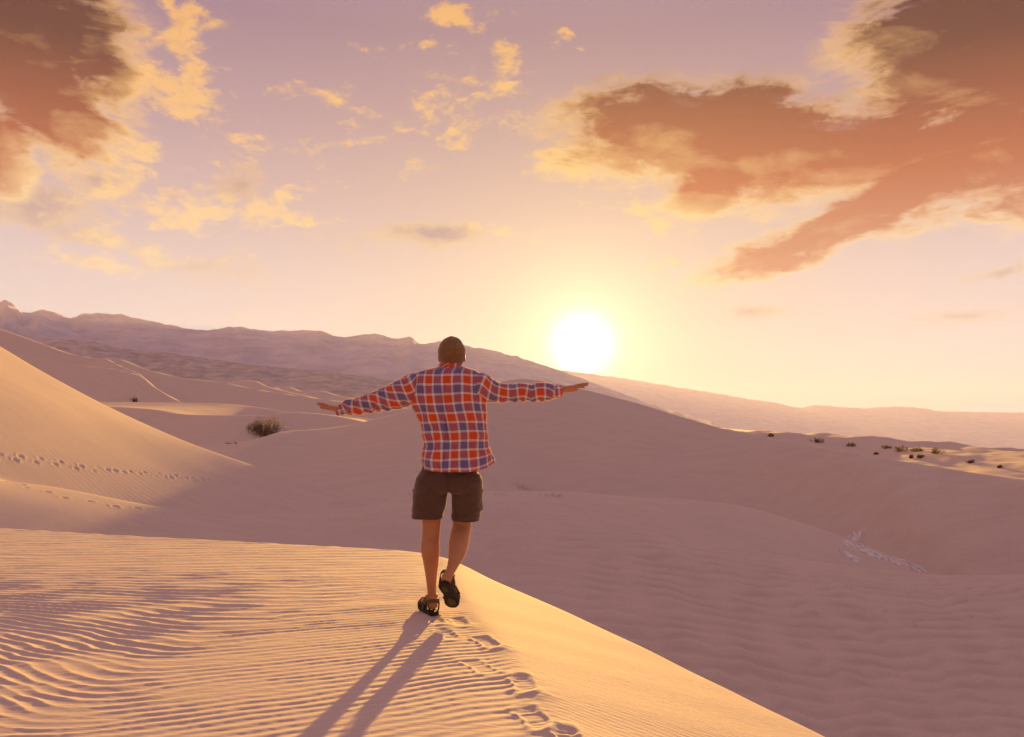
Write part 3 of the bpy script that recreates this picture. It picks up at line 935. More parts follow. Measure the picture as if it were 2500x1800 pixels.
def foot(S, heel, toe, nrm, side, ank):
    at = foot_frame(heel, toe, nrm, side)
    n = at(0, 0, 1) - at(0, 0, 0)
    S.add(tube([at(.03, 0, .034), at(.14, 0, .038), at(.34, .002, .042), at(.55, .004, .036), at(.72, .005, .027), at(.84, .006, .022)], [.022, .032, .036, .030, .021, .014], [.024, .031, .034, .041, .045, .040], n, 24, 5))
    S.add(tube([at(.30, 0, .045), at(.24, 0, .07), np.array(ank)], [.036, .036, .034], [.032, .032, .03], at(1, 0, 0) - at(0, 0, 0), 20, 5))
    for s in (-1, 1):
        S.ball(at(.23, s * .031, .085), .014)
    for k, (b, a1, r) in enumerate([(.028, 1.0, .0125), (.008, .99, .0092), (-.009, .96, .0086), (-.024, .92, .0082), (-.037, .875, .008)]):
        S.add(tube([at(.76, b * .9, .019), at(a1 - .08, b, .019), at(a1, b, .014)], [r, r, r * .75], [r, r, r * .75], n, 12, 4))


# sole reference lines (top of the sandal sole)
LEFT = (B(1061, 1489, -.06) * [1, 1, 0] + [0, 0, .026], B(1030, 1484, .19) * [1, 1, 0] + [0, 0, .026], (0, 0, 1), 1, B(1055, 1462, .02))
RIGHT = (B(1083, 1420, -.255), B(1111, 1476, -.10), (.12, .80, .60), -1, B(1091, 1410, -.245))
# side: w must point to the big toe: for the left foot that is to the right


def ribbon(path, width_dir, width, thick, sub=10):
    q = catmull(np.array(path, float), sub); wd = catmull(np.array(width_dir, float), sub) if np.ndim(width_dir) == 2 else np.broadcast_to(np.array(width_dir, float), q.shape)
    T = unit(np.gradient(q, axis=0)); w = unit(wd - T * (wd * T).sum(-1, keepdims=True)); n = np.cross(T, w)
    G = np.stack([q + w * width / 2 + n * thick / 2, q - w * width / 2 + n * thick / 2, q - w * width / 2 - n * thick / 2, q + w * width / 2 - n * thick / 2], 1)
    V, a, t = caps(G)
    me = bpy.data.meshes.new('strap')
    me.from_pydata(V.tolist(), [], [list(map(int, f)) for f in a] + [list(map(int, f)) for f in t]); me.update()
    bm = bmesh.new(); bm.from_mesh(me); bmesh.ops.recalc_face_normals(bm, faces=bm.faces[:]); bm.to_mesh(me); bm.free()
    return me


def build_sandal(par, label):
    heel, toe, nrm, side, ank = par
    at = foot_frame(heel, toe, nrm, side)
    t = link('sandal', None, parent=man, label=label)
    # sole outline: a along the foot, inner and outer half-widths
    prof = [(-.045, .010, .010), (-.03, .024, .024), (.04, .035, .035), (.16, .037, .038), (.32, .030, .039), (.48, .031, .043), (.64, .043, .047), (.78, .050, .047), (.90, .046, .038), (1.0, .036, .018), (1.06, .018, .004)]
    q = catmull(np.array(prof), 5)
    ring = [(a, i) for a, i, o in q] + [(a, -o) for a, i, o in q[::-1]]
    bm = bmesh.new()
    lev = []
    for c, sc in ((-.001, .97), (-.004, 1.0), (-.013, .96), (-.019, 1.0), (-.026, .97)):
        lev.append([bm.verts.new(at(.5 + (a - .5) * (1 if sc == 1 else sc + .012), b * sc, c + .006 * max(0, (a - .8) / .2) ** 2)) for a, b in ring])
    n = len(ring)
    for l0, l1 in zip(lev, lev[1:]):
        for j in range(n):
            bm.faces.new((l0[j], l0[(j + 1) % n], l1[(j + 1) % n], l1[j]))
    bm.faces.new(lev[0]); bm.faces.new(lev[-1][::-1])
    bmesh.ops.recalc_face_normals(bm, faces=bm.faces[:])
    me = bpy.data.meshes.new('sole'); bm.to_mesh(me); bm.free()
    so = link('sole', me, RUBBER, t)
    # olive inlays under heel and ball
    for a0, a1, hw in ((.06, .30, .020), (.58, .90, .028)):
        bm = bmesh.new(); pts = []
        for k in range(28):
            th = 2 * math.pi * k / 28
            pts.append(((a0 + a1) / 2 + (a1 - a0) / 2 * math.cos(th) * (1 - .18 * math.cos(3 * th)), hw * math.sin(th)))
        top = [bm.verts.new(at(a, b, -.0245)) for a, b in pts]; bot = [bm.verts.new(at(.5 + (a - .5) * .99, b * .93, -.0295)) for a, b in pts]
        for j in range(28):
            bm.faces.new((top[j], top[(j + 1) % 28], bot[(j + 1) % 28], bot[j]))
        bm.faces.new(top); bm.faces.new(bot); bmesh.ops.recalc_face_normals(bm, faces=bm.faces[:])
        me = bpy.data.meshes.new('sole_inlay'); bm.to_mesh(me); bm.free()
        link('sole_inlay', me, PAD, t)
    d = at(1, 0, 0) - at(0, 0, 0); d = unit(d); nn = unit(at(0, 0, 1) - at(0, 0, 0)); w = unit(at(0, 1, 0) - at(0, 0, 0))
    # heel strap, ankle strap, instep and toe straps
    hs = [at(.34, .040, .035), at(.16, .043, .056), at(.02, .030, .068), at(-.05, 0, .071), at(.02, -.030, .068), at(.16, -.043, .056), at(.34, -.042, .035)]
    link('strap', ribbon(hs, nn, .022, .005), WEB, t)
    ins = [at(.40, .044, -.004), at(.40, .042, .03), at(.42, .024, .070), at(.42, 0, .084), at(.42, -.024, .072), at(.40, -.042, .03), at(.40, -.046, -.004)]
    link('strap', ribbon(ins, d, .024, .005), WEB, t)
    tw = [at(.70, .053, -.004), at(.70, .050, .022), at(.72, .026, .046), at(.72, 0, .052), at(.72, -.024, .046), at(.70, -.048, .022), at(.70, -.051, -.004)]
    link('strap', ribbon(tw, d, .022, .005), WEB, t)
    for s in (1, -1):
        link('strap', ribbon([at(.16, s * .040, -.004), at(.15, s * .043, .03), at(.16, s * .044, .056)], d, .016, .005), RUBBER, t)
        link('strap', ribbon([at(.38, s * .044, .03), at(.55, s * .049, .022), at(.70, s * .050, .024)], nn, .014, .005), RUBBER, t)
    return t


build_body()
build_sandal(LEFT, 'left sandal planted flat in the sand')
build_sandal(RIGHT, 'right sandal lifted, black sole turned to the camera')


# ---- shirt
def build_shirt():
    rows = [(890, 1079, 1122, .052, .02), (897, 1068, 1134, .066, .012), (902, 1052, 1146, .08, .008), (906, 1035, 1158, .092, .006), (912, 1018, 1170, .104, .004), (925, 1008, 1179, .116, .0), (945, 1005, 1183, .124, 0), (968, 1005, 1185, .13, 0),
            (992, 1008, 1186, .132, 0), (1015, 1017, 1187, .13, 0), (1040, 1028, 1187, .128, .0), (1067, 1034, 1188, .128, 0), (1092, 1034, 1189, .131, 0), (1116, 1032, 1191, .136, 0), (1136, 1030, 1193, .140, 0), (1150, 1030, 1194, .143, 0)]
    q = catmull(np.array(rows, float), 14)
    n = 224
    th = np.linspace(0, 2 * np.pi, n, endpoint=False) - np.pi            # 0 = middle of the back
    G = np.zeros((len(q), n, 3))
    e = 2.35
    for i, (py, xl, xr, dep, cy) in enumerate(q):
        c = B((xl + xr) / 2, py, cy); hw = (xr - xl) / 2 * K
        s, co = np.sin(th), np.cos(th)
        G[i, :, 0] = c[0] + hw * np.sign(s) * np.abs(s) ** (2 / e)
        G[i, :, 1] = c[1] - dep * np.sign(co) * np.abs(co) ** (2 / e)
        G[i, :, 2] = c[2]
    # curved shirt-tail hem: lower in the middle of the back, cut up at the sides
    w = sst(q[:, 0], 1085, 1150)[:, None]
    G[:, :, 2] += w * (.030 * np.abs(np.sin(th)) ** 3 + .014 * np.maximum(np.sin(th), 0) ** 4)[None]
    seg = np.linalg.norm(np.roll(G, -1, 1) - G, axis=-1); cs = np.cumsum(seg, 1)
    u = cs - cs[:, n // 2][:, None]
    v = np.repeat(((q[:, 0] - 890) * K)[:, None], n, 1) + .004 * np.sin(u * 9) * sst(q[:, 0], 930, 1010)[:, None]
    N = grid_normals(G)
    X, Zc = G[..., 0], G[..., 2]
    back = np.clip(np.cos(th), 0, 1)[None] ** .5
    hz = (1.498 - 0 * Zc)
    # folds: pulled from the shoulders, slack across the lower back, loose at the hem
    py = np.repeat(q[:, 0][:, None], n, 1)
    low = sst(py, 990, 1060); mid = sst(py, 915, 950)
    f1 = np.sin((X * 1.0 + .30 * (Zc - .9) * np.sign(X + .001)) * 2 * np.pi / .125 + 2.2 * pn(X * 5, Zc * 3.2, 3)) * .0085 * mid
    f2 = pn(X * 10 + Zc * 5, Zc * 11 - X * 5, 5) * .020 * low + pn(X * 12 - Zc * 9, Zc * 17, 6) * .007 * mid
    f3 = -np.abs(pn(X * 7 + Zc * 3.5, Zc * 15 + X * 6, 8)) * .022 * low
    f4 = (np.sin(u * 2 * np.pi / .19 + 1.3) * .008 + .009) * sst(py, 1085, 1150)
    f5 = .004 * fbm(X * 26, Zc * 26, 2, 9)
    spine = -.013 * np.exp(-(X / .035) ** 2) * sst(py, 935, 975) * sst(py, 1120, 1050) * back
    blade = .010 * (np.exp(-((X - .085) / .06) ** 2) + np.exp(-((X + .085) / .06) ** 2)) * np.exp(-((py - 950) / 26) ** 2) * back
    yoke = 918 + 7 * np.exp(-((X - 0) / .03) ** 2) + 0 * py
    seam = -.0030 * np.exp(-((py - yoke) / 1.3) ** 2) * back + .0028 * sst(py, yoke + 2, yoke - 1) * back * sst(py, 898, 906)
    G = G + N * (f1 * back + f2 + f3 * back + f4 + f5 + spine + blade + seam)[..., None]
    # loose front panel swinging out on the right
    fl = np.exp(-((th - 1.75) / .38) ** 2)[None] * sst(py, 1060, 1150)
    G[..., 0] += fl * .030; G[..., 2] += fl * .012
    # hem roll
    hem = np.exp(-((py - 1149) / 1.4) ** 2)
    G = G + N * (hem * .0022)[..., None]
    me = mesh_np('shirt', G.reshape(-1, 3), grid_faces(len(q), n, True))
    add_uv(me, u - .006 + .010 * pn(X * 6, Zc * 5, 21), v + .010 * pn(X * 5, Zc * 7, 22))
    sh = link('shirt', me, PLAID, man, label='red, white and purple plaid long-sleeved shirt')
    md = sh.modifiers.new('thickness', 'SOLIDIFY'); md.thickness = .0018; md.offset = -1
    # sleeves
    Ls = [((905, 498), 92), ((845, 508), 110), ((790, 535), 111), ((735, 558), 104), ((670, 583), 97), ((595, 603), 86), ((528, 618), 76), ((458, 638), 69), ((395, 653), 62), ((340, 656), 59), ((306, 668), 46), ((290, 672), 36)]
    Rs = [((1262, 500), 92), ((1322, 508), 110), ((1372, 528), 100), ((1425, 541), 84), ((1485, 548), 74), ((1565, 549), 67), ((1640, 543), 71), ((1706, 550), 64), ((1768, 543), 71), ((1835, 541), 64), ((1878, 544), 49), ((1892, 542), 42)]
    for lst, sd, cuff in ((Ls, 3, [((300, 670), 37), ((282, 676), 36), ((262, 682), 34), ((250, 684), 33)]), (Rs, 14, [((1884, 543), 41), ((1902, 541), 41), ((1922, 539), 40), ((1937, 538), 39)])):
        r = [b * .32628 * K for _, b in lst]
        G = tube([z1(*a) for a, _ in lst], r, [x * .94 for x in r], (0, 0, 1), 112, 15, 2.15)
        m_ = len(G); N = grid_normals(G); u, v = grid_cloth(G)
        sgn = v / v.max(); ph = np.linspace(0, 2 * np.pi, 112, endpoint=False)[None]
        wr = .0075 * np.sin(v * 2 * np.pi / .062 + 1.6 * np.sin(ph + sd) + 2.6 * pn(v * 9, ph * .9, sd)) * sst(sgn, .22, .5) * (0.55 + .45 * np.cos(ph + 2.4))
        wr = wr - .010 * np.abs(pn(v * 13 + ph * .8, ph * 1.0 + v * 4, sd + 1)) * sst(sgn, .1, .3) + .004 * pn(v * 30, ph * 2.2, sd + 2) - .008 * np.abs(pn(v * 8 - ph * .5, ph * .8, sd + 3))
        G = G + N * (wr * sst(sgn, .98, .80))[..., None]
        me = mesh_np('sleeve', G.reshape(-1, 3), grid_faces(m_, 112, True)); add_uv(me, u + .02, v + .013)
        o = link('sleeve', me, PLAID, sh); md = o.modifiers.new('thickness', 'SOLIDIFY'); md.thickness = .0016; md.offset = -1
        r = [b * .32628 * K for _, b in cuff]
        G = tube([z1(*a) for a, _ in cuff], r, [x * 1.0 for x in r], (0, 0, 1), 64, 6, 2.2)
        G = G + grid_normals(G) * .002
        u, v = grid_cloth(G)
        me = mesh_np('cuff', G.reshape(-1, 3), grid_faces(len(G), 64, True)); add_uv(me, u + .052, v + .052)
        o = link('cuff', me, PLAID, sh); md = o.modifiers.new('thickness', 'SOLIDIFY'); md.thickness = .003; md.offset = 0
    for zx, zy in ((281, 692),):
        th2 = np.linspace(0, 2 * np.pi, 16, endpoint=False)
        c = z1(zx, zy, -.030 if zx < 300 else -.046)
        G = np.stack([np.stack([c[0] + rr * np.cos(th2), c[1] + yy + 0 * th2, c[2] + rr * np.sin(th2)], -1) for rr, yy in ((.0055, .02), (.0055, -.001), (.0045, -.0025), (.002, -.002))])
        V, a, t = caps(G)
        me = bpy.data.meshes.new('button'); me.from_pydata(V.tolist(), [], [list(map(int, f)) for f in a] + [list(map(int, f)) for f in t]); me.update()
        link('button', me, BUTTON, sh)
    # turned-down collar: stand, fold and fall
    n = 96; th = np.linspace(0, 2 * np.pi, n, endpoint=False)
    rowsC = [(900, .066, .058), (890, .062, .056), (883.5, .061, .055), (881.5, .066, .060), (884, .071, .066), (890, .077, .072), (897, .083, .079), (903, .087, .084)]
    qc = catmull(np.array(rowsC), 5); G = np.zeros((len(qc), n, 3))
    for i, (py, rx, ry) in enumerate(qc):
        c = B(1100, py, .012)
        tilt = -.012 * -np.cos(th)                                           # the collar drops towards the throat
        G[i] = np.stack([c[0] + rx * np.sin(th), c[1] - ry * np.cos(th), c[2] + 0 * th - .022 * (1 - np.cos(th)) * .5], -1)
    G = G + grid_normals(G) * (.003 * pn(th * 3, th * 0 + .5, 4))[None, :, None]
    u, v = grid_cloth(G)
    me = mesh_np('collar', G.reshape(-1, 3), grid_faces(len(qc), n, True)); add_uv(me, u - .01, v * .8 + .045)
    o = link('collar', me, PLAID, sh); md = o.modifiers.new('thickness', 'SOLIDIFY'); md.thickness = .002; md.offset = 0
build_shirt()


# ---- shorts
def build_shorts():
    S = Solid(); X = (1, 0, 0)
    S.add(tube([B(1100, 1120), B(1100, 1140), B(1098, 1160, -.005), B(1098, 1180, -.008), B(1098, 1192)], [.165, .176, .192, .202, .190], [.092, .10, .120, .130, .11], X, 56, 6, 2.4))
    lg = [(1061, 1160, 37, .115, 0), (1055, 1183, 42, .122, 0), (1050.5, 1208, 42.5, .118, .0), (1047, 1232, 39.5, .112, .005), (1044, 1252, 38, .108, .01), (1043.5, 1267, 37.5, .106, .01)]
    S.add(tube([B(a, b, d) for a, b, w, dp, d in lg], [w * K for a, b, w, dp, d in lg], [dp for a, b, w, dp, d in lg], X, 56, 6, 2.3))
    rg = [(1136, 1160, 37, .115, .0), (1139, 1183, 38.5, .122, .01), (1140, 1208, 38, .118, .03), (1139, 1232, 36, .112, .045), (1137.5, 1252, 34, .108, .055), (1137, 1269, 34, .106, .06)]
    S.add(tube([B(a, b, d) for a, b, w, dp, d in rg], [w * K for a, b, w, dp, d in rg], [dp for a, b, w, dp, d in rg], X, 56, 6, 2.3))
    me = S.fuse('shorts', .006, 4)
    V = verts_of(me); nn = np.empty(len(V) * 3, np.float32); me.vertices.foreach_get('normal', nn); nn = nn.reshape(-1, 3)
    x, y, z = V.T
    py = 1498 - z / K
    d = .008 * fbm(x * 9 + z * 4, z * 8, 3, 3) - .006 * np.abs(pn(x * 8 - z * 9, z * 7 + x * 3, 5)) + .006 * pn(x * 14, z * 5, 7) * sst(py, 1225, 1266)
    seat = -.010 * np.exp(-((x - B(1098, 1150)[0]) / .012) ** 2) * sst(py, 1135, 1160) * (y < 0)
    hem = .003 * np.exp(-((py - 1261) / 2.5) ** 2)
    me.vertices.foreach_set('co', (V + nn * (d + seat + hem)[:, None]).astype(np.float32).ravel()); me.update()
    sh = link('shorts', me, SHORTS, man, label='knee-length brown cargo shorts')
    # cargo pockets with flaps, one on each thigh
    for cxp, row0, row1, s, dy in ((1013, 1192, 1243, -1, .0), (1174.5, 1194, 1248, 1, .03)):
        for nm, a, b, t, wd in (('cargo_pocket', row0, row1, .016, .078), ('pocket_flap', row0 - 3, row0 + 12, .022, .083)):
            bm = bmesh.new()
            bmesh.ops.create_cube(bm, size=1)
            c0, c1 = B(cxp, a, dy), B(cxp, b, dy)
            for v in bm.verts:
                v.co = Vector((v.co.x * t * 1.5, v.co.y * wd * 2, v.co.z * abs(c0[2] - c1[2])))
            bmesh.ops.bevel(bm, geom=bm.edges[:], offset=.009, segments=3, affect='EDGES')
            bmesh.ops.subdivide_edges(bm, edges=bm.edges[:], cuts=1, use_grid_fill=True)
            for v in bm.verts:
                f = (v.co.y / wd) ** 2
                v.co.x += -s * f * .045 + .004 * math.sin(v.co.z * 60 + v.co.y * 30)
            me = bpy.data.meshes.new(nm); bm.to_mesh(me); bm.free()
            for p in me.polygons:
                p.use_smooth = True
            o = link(nm, me, SHORTS, sh, loc=(c0 + c1) / 2); o.rotation_euler = (0, s * .02, 0)
build_shorts()


# ---- cap with paisley print
def build_cap():
    H = B(1103, 866, .025)
    th = np.linspace(0.02, 2.08, 46); ph = np.linspace(0, 2 * np.pi, 72, endpoint=False)
    G = np.zeros((46, 72, 3))
    for i, t in enumerate(th):
        rx, ry, rz = .0870, .106, .104
        s = math.sin(t) if t < 1.57 else 1.0 - .95 * (t - 1.57) ** 2
        z = math.cos(t) * rz if t < 1.57 else -(t - 1.57) * .150
        back = .5 - .5 * np.sin(ph)                              # ph = -90 deg is the back of the head
        drop = (np.where(back > .5, 0, (.5 - back) * .12)) * sst(t, 1.3, 1.9)
        G[i] = np.stack([rx * s * np.cos(ph), ry * s * np.sin(ph), np.full(72, z) + drop], -1)
    N = grid_normals(G)
    w = .0045 * fbm(np.cos(ph)[None] * 3 + 0 * th[:, None], th[:, None] * 2.6 + np.sin(ph)[None] * 2, 3, 4) - .003 * np.abs(pn(ph[None] * 2.2 + 0 * th[:, None], th[:, None] * 1.2, 8))
    knot = .006 * np.exp(-((ph[None] - 3.05 * np.pi / 2 + .55) / .3) ** 2 - ((th[:, None] - 1.9) / .2) ** 2)
    G = G + N * (w + knot)[..., None]
    G[..., 2] += .012; G = G + H
    V = np.vstack([G.reshape(-1, 3), G[0].mean(0)]); tri_top = len(V) - 1
    f = grid_faces(46, 72, True).tolist() + [[(j + 1) % 72, j, tri_top] for j in range(72)]
    me = bpy.data.meshes.new('cap'); me.from_pydata(V.tolist(), [], f); me.update()
    for p in me.polygons:
        p.use_smooth = True
    cap = link('cap', me, CAPM, man, label='dark brown close-fitting cap with paisley print')
    md = cap.modifiers.new('thickness', 'SOLIDIFY'); md.thickness = .003; md.offset = -1
    # printed swirls lying on the cloth
    def on_cap(px, py):
        p = B(px, py); x, z = p[0] - H[0], p[2] - H[2] - .012
        q = 1 - (x / .0865) ** 2 - (z / .104 if z > 0 else z / .25) ** 2
        return H + np.array([x, -.106 * math.sqrt(max(q, .02)) - .0045, z + .012])
    def swirl(cx, cy, r, a0, flip):
        pts = []
        for k in range(40):
            t = k / 39
            ang = a0 + flip * t * 2 * math.pi * 1.35
            rr = r * (1 - .72 * t) * (1 + .25 * math.cos(ang - a0))
            pts.append(on_cap(cx + rr * .72 * math.cos(ang), cy + rr * math.sin(ang)))
        return pts
    for cx, cy, r, a0, fl in ((1120.5, 845.5, 8.0, 1.4, 1), (1084, 860, 6.5, 2.6, -1), (1098, 836, 4.5, .3, 1), (1126, 867, 4.5, 1.0, -1)):
        pts = swirl(cx, cy, r, a0, fl)
        me = ribbon(pts, (.0, .2, 1.0), .0030 if r > 7 else .0016, .0012, 2)
        link('paisley_print', me, PRINT if r > 7 else CAPM2, cap)
CAPM2 = mat_plain('faint_print', (.16, .105, .06), (.22, .14, .08), 40)
build_cap()

# fine hair on the calves and nap on the cloth, catching the light from behind
FUZZ = []
def fuzz(name, parent, V, N, n, length, width, mat, seed, sag=.3):
    R = np.random.default_rng(seed)
    k = R.integers(0, len(V), n)
    p, nn = V[k], unit(N[k] + R.normal(0, .25, (n, 3)))
    nn = unit(nn + np.array([0, 0, -sag]))
    side = unit(np.cross(nn, R.normal(0, 1, (n, 3)))) * width / 2
    tip = p + nn * (length * R.uniform(.5, 1.2, (n, 1)))
    W = np.stack([p - side, p + side, tip], 1).reshape(-1, 3)
    o = link(name, mesh_np(name, W, np.arange(3 * n).reshape(-1, 3), False), mat, parent, kind='stuff')
    return o


def build_fuzz():
    nap = mat_leaf('cloth_nap', (.80, .52, .36), (.90, .66, .50), .5)
    hair = mat_leaf('body_hair', (.55, .33, .15), (.70, .46, .24), .5)
    shirt = next(o for o in man.children if o.name.startswith('shirt'))
    body = next(o for o in man.children if o.name.startswith('body'))
    cap = next(o for o in man.children if o.name.startswith('cap'))
    shorts = next(o for o in man.children if o.name.startswith('shorts'))
    def vn(o):
        nn = np.empty(len(o.data.vertices) * 3, np.float32); o.data.vertices.foreach_get('normal', nn)
        V, N = verts_of(o.data), nn.reshape(-1, 3).astype(float)
        return V, N
    def out(V, N):
        c = V.mean(0); s = np.sign(((V - c) * N).sum(1).mean())
        return N * s
    for o, n, sd in [(shirt, 24000, 1)] + [(c, 9000, 2 + q) for q, c in enumerate(c for c in shirt.children if c.name.startswith('sleeve'))]:
        V, N = vn(o)
        fuzz('cloth_nap', shirt, V, out(V, N), n, .0065, .0011, nap, sd, .1)
    V, N = vn(cap); fuzz('cloth_nap', cap, V, out(V, N), 3200, .005, .0010, hair, 6, .1)
    V, N = vn(shorts); fuzz('cloth_nap', shorts, V, N, 7000, .005, .0008, hair, 7, .1)
    V, N = vn(body)
    leg = (V[:, 2] < (1498 - 1262) * K) & (V[:, 2] > .10)
    fuzz('leg_hair', body, V[leg], N[leg], 5200, .012, .0009, hair, 8, .7)
build_fuzz()

# ------------------------------------------------------------------ shrubs and dry grass
LEAF = mat_leaf('creosote_leaf', (.070, .066, .020), (.15, .13, .042))
LEAF_Y = mat_leaf('dry_scrub_leaf', (.15, .11, .035), (.26, .18, .06))
BUSH = mat_leaf('golden_leaf', (.13, .095, .028), (.25, .18, .06), .45)
TWIG = mat_plain('twig_bark', (.075, .050, .030), (.14, .10, .065), 12)
STRAW = mat_leaf('straw', (.34, .20, .10), (.50, .33, .17), .4)


def shrub(name, base, w, h, label, cat, group=None, stems=34, leaves=2600, lean=0.0, leaf=.03, mat=None, seed=1, drop=0.0):
    R = np.random.default_rng(seed)
    root = link(name, None, label=label, cat=cat, group=group, loc=base)
    SV, SF, tips = [], [], []
    for k in range(stems):
        th = R.uniform(0, 2 * np.pi); sp = R.uniform(.15, 1.0) ** .8
        ex, ey = math.cos(th) * sp * w * .5, math.sin(th) * sp * w * .42
        top = np.array([ex + lean * h * .6, ey, h * R.uniform(.45, 1.08) * (1 - .40 * sp ** 2) + lean * ex * .55])
        b0 = np.array([ex * .22, ey * .22, -.08])
        mid = (b0 + top) / 2 + np.array([ex * .18, ey * .18, -h * .06]) + R.normal(0, .03 * w, 3)
        q = catmull(np.array([b0, mid, top]), 5)
        rad = np.linspace(.014, .004, len(q)) * max(w, .5) / 2
        i0 = len(SV)
        for p_, r_ in zip(q, rad):
            for a in (0, 2.1, 4.2):
                SV.append(p_ + r_ * np.array([math.cos(a), math.sin(a), 0]))
        for i in range(len(q) - 1):
            for a in range(3):
                SF.append([i0 + i * 3 + a, i0 + i * 3 + (a + 1) % 3, i0 + (i + 1) * 3 + (a + 1) % 3, i0 + (i + 1) * 3 + a])
        tips.append(q)
    link('branches', mesh_np('branches', SV, SF), TWIG, root)
    LV, LF = [], []
    for k in range(leaves):
        q = tips[R.integers(len(tips))]
        t = R.random() ** .6
        p_ = q[min(int(t * (len(q) - 1) + .5), len(q) - 1)] + R.normal(0, 1, 3) * np.array([.040 * w, .040 * w, .05 * h]) * (.35 + .65 * t)
        if p_[2] < .01 * h + drop:
            continue
        d = unit(R.normal(0, 1, 3) + [0, 0, .6]); s = unit(np.cross(d, R.normal(0, 1, 3))); L = leaf * R.uniform(.6, 1.5)
        i = len(LV); LV += [p_, p_ + d * L * .5 + s * L * .28, p_ + d * L, p_ + d * L * .5 - s * L * .28]; LF.append([i, i + 1, i + 2, i + 3])
    link('foliage', mesh_np('foliage', LV, LF, False), mat or LEAF, root)
    return root


hb = hit(640, 1064, 30, 60)
shrub('creosote_bush', hb + [-.05, .3, -.15], 2.35, 1.3, 'large round golden-green bush on the slope left of the man', 'bush', None, 90, 7000, .20, .05, BUSH, 5)
h2 = hit(322, 979.5, 40, 90)
shrub('creosote_bush', h2 + [0, .3, -.25], 1.0, .75, 'small olive bush on the pale dune far left', 'bush', None, 34, 1500, 0, .06, LEAF, 6)
h3 = hit(394, 981, 40, 90)
shrub('desert_shrub', h3 + [0, .3, -.15], .65, .28, 'low flat shrub just right of the small olive bush', 'bush', 'shrubs on the pale dune crest', 16, 400, 0, .05, LEAF, 7)
h4 = hit(565, 985, 40, 90)
shrub('desert_shrub', h4 + [0, .3, -.12], 1.0, .25, 'low shrub on the pale crest above the large bush', 'bush', 'shrubs on the pale dune crest', 16, 420, 0, .05, LEAF, 8)
RIGHT_SHRUBS = [(1882, 1066, 14, 6, 'leftmost tiny shrub near the end of the broad dune'), (1995, 1080, 37, 9, 'wide low shrub in front of the rounded brown hill'), (2078, 1090, 24, 8, 'shrub between the two brown hills'),
                (2164, 1095, 26, 7, 'shrub in front of the right brown hill'), (2200, 1101, 32, 12, 'tallest dark shrub of the row on the right flats'), (2240, 1103, 34, 9, 'broad shrub next to the tallest one of the row'), (2291, 1108, 35, 12, 'dark mound-shaped shrub at the right end of the row'),
                (2225, 1119, 10, 8, 'small upright shrub below the row on the right flats'), (2247, 1118, 20, 7, 'low shrub just right of the small upright one'), (2139, 1110, 12, 4, 'tiny shrub on the sand left of the row'),
                (2370, 1130, 20, 5, 'flat straw-coloured shrub right of the row'), (2441, 1142, 14, 4, 'tiny straw-coloured shrub near the right edge')]
for k, (px, py, wp, hp, lab) in enumerate(RIGHT_SHRUBS):
    p = hit(px, py, 55, 250)
    s = p[1] / F
    shrub('desert_shrub', p + [0, 0, -.1], wp * s, hp * s * 1.25 + .12, lab, 'shrub', 'scrub on the flats to the right', 24, 1100, 0, .10, BUSH if k % 2 else LEAF_Y, 30 + k)


def grass(px, py, wpx, hpx, n, label, seed):
    R = np.random.default_rng(seed)
    b = hit(px, py, 16, 40); s = b[1] / F
    V, Fc = [], []
    for k in range(n):
        x, y = R.normal(0, wpx * s * .3), R.normal(0, .12)
        z = zsheet(np.array([b[0] + x]), np.array([b[1] + y]))[0] - b[2] - .03
        hgt = hpx * s * R.uniform(.4, 1.1); ln = R.normal(0, .35, 2) * hgt; w = R.uniform(.002, .0035)
        a = np.array([x, y, z]); m_ = a + [ln[0] * .35, ln[1] * .35, hgt * .6]; t = a + [ln[0], ln[1], hgt]
        i = len(V); V += [a - [w, 0, 0], a + [w, 0, 0], m_ + [w * .7, 0, 0], m_ - [w * .7, 0, 0], t]
        Fc += [[i, i + 1, i + 2, i + 3], [i + 3, i + 2, i + 4, i + 4]]
    me = bpy.data.meshes.new('grass_tuft'); me.from_pydata([tuple(v) for v in V], [], [f if f[2] != f[3] else f[:3] for f in Fc]); me.update()
    root = link('grass_tuft', None, None, None, label, 'grass', 'dry grass on the middle crest', None, b)
    link('blades', me, STRAW, root, kind='stuff')


grass(1282, 1197, 46, 22, 46, 'sparse tall dry grass tuft on the middle crest right of the shorts', 1)
grass(1352, 1212, 60, 12, 60, 'short straw-coloured grass patch right of the tall tuft', 2)
grass(1215, 1208, 46, 8, 36, 'faint dry grass patch nearest the shorts', 3)


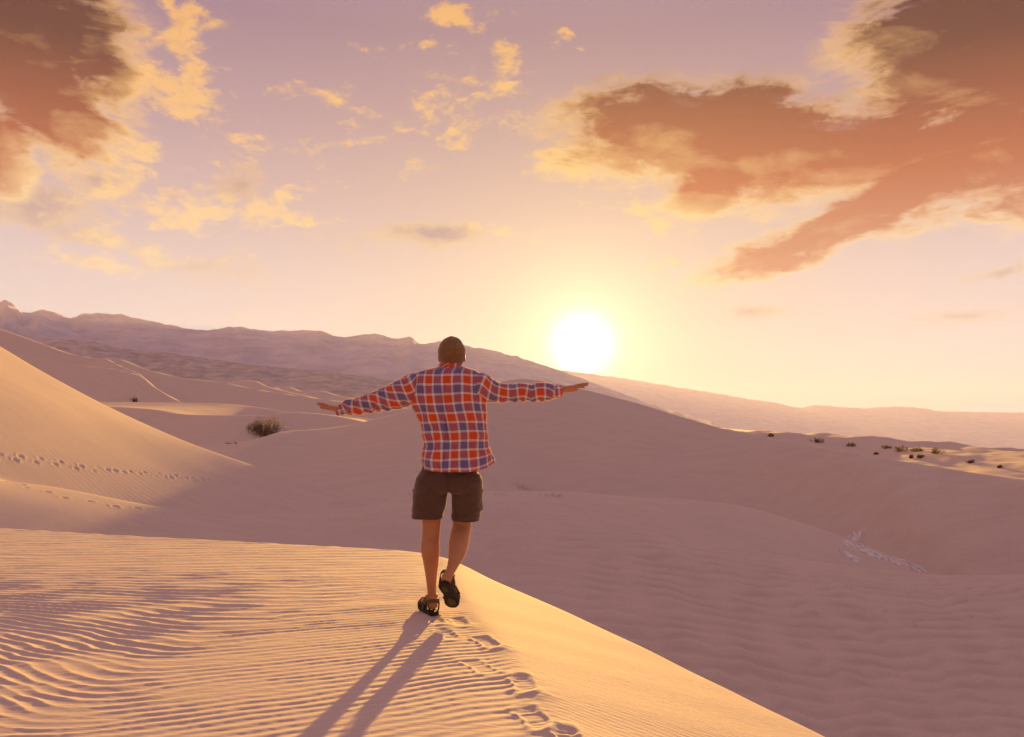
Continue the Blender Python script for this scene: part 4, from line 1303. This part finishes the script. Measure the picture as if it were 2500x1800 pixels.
# ------------------------------------------------------------------ salt crust in the hollow
def build_salt():
    m, g, b = principled('salt_crust', (.70, .66, .68), .8, .3)
    p = g.n('ShaderNodeNewGeometry').outputs['Position']
    n = g.noise(g.vm('MULTIPLY', p, (1, 1, 1)), 5, 5, .65)
    g.put(b.inputs['Base Color'], g.mix(g.step(n, .38, .6), (.50, .42, .40), (.74, .69, .70)))
    bump(g, b, n, .6, .03)
    z5 = lambda a, b_: (1500 + a * .49, 1000 + b_ * .49)
    quads = [[(1170, 672), (1250, 680), (1255, 698), (1190, 690)], [(1250, 700), (1350, 735), (1330, 745), (1245, 712)], [(1345, 735), (1440, 755), (1600, 805), (1500, 803), (1400, 775), (1340, 748)],
             [(1140, 716), (1150, 718), (1198, 742), (1190, 746)], [(1185, 638), (1200, 640), (1202, 650), (1190, 650)]]
    R = np.random.default_rng(11)
    k = 0
    root = link('salt_flat', None, label='cracked white salt crust in the hollow between the right dunes', cat='salt crust', loc=hit(*z5(1400, 768), 16, 60))
    base = np.array(root.location)
    for q in quads:
        P = np.array([hit(*z5(*c), 23, 60) for c in q])
        lo, hi = P[:, :2].min(0), P[:, :2].max(0)
        n = max(2, int((hi[0] - lo[0]) * (hi[1] - lo[1]) * 30) + 6)
        poly = P[:, :2]
        def inside(c):
            w = False
            for i in range(len(poly)):
                (x1, y1), (x2, y2) = poly[i], poly[i - 1]
                if (y1 > c[1]) != (y2 > c[1]) and c[0] < (x2 - x1) * (c[1] - y1) / (y2 - y1 + 1e-9) + x1:
                    w = not w
            return w
        for _ in range(min(n, 140)):
            c = R.uniform(lo, hi)
            if not inside(c) or k > 150:
                continue
            r = R.uniform(.13, .36); m_ = R.integers(5, 8); a0 = R.uniform(0, 6)
            z0 = zsheet(np.array([c[0]]), np.array([c[1]]))[0]
            ring = []
            for j in range(m_):
                a = a0 + 2 * math.pi * j / m_; rr = r * R.uniform(.7, 1.15)
                x, y = c[0] + rr * math.cos(a), c[1] + rr * math.sin(a)
                ring.append((x, y, zsheet(np.array([x]), np.array([y]))[0]))
            V = [tuple(np.array(v) - base + [0, 0, -.02]) for v in ring] + [tuple(np.array([c[0] + (v[0] - c[0]) * .92, c[1] + (v[1] - c[1]) * .92, v[2]]) - base + [0, 0, R.uniform(.015, .045)]) for v in ring]
            f = [list(range(m_, 2 * m_))] + [[j, (j + 1) % m_, m_ + (j + 1) % m_, m_ + j] for j in range(m_)]
            me = bpy.data.meshes.new('salt_plate'); me.from_pydata(V, [], f); me.update()
            link('salt_plate', me, m, root); k += 1
build_salt()
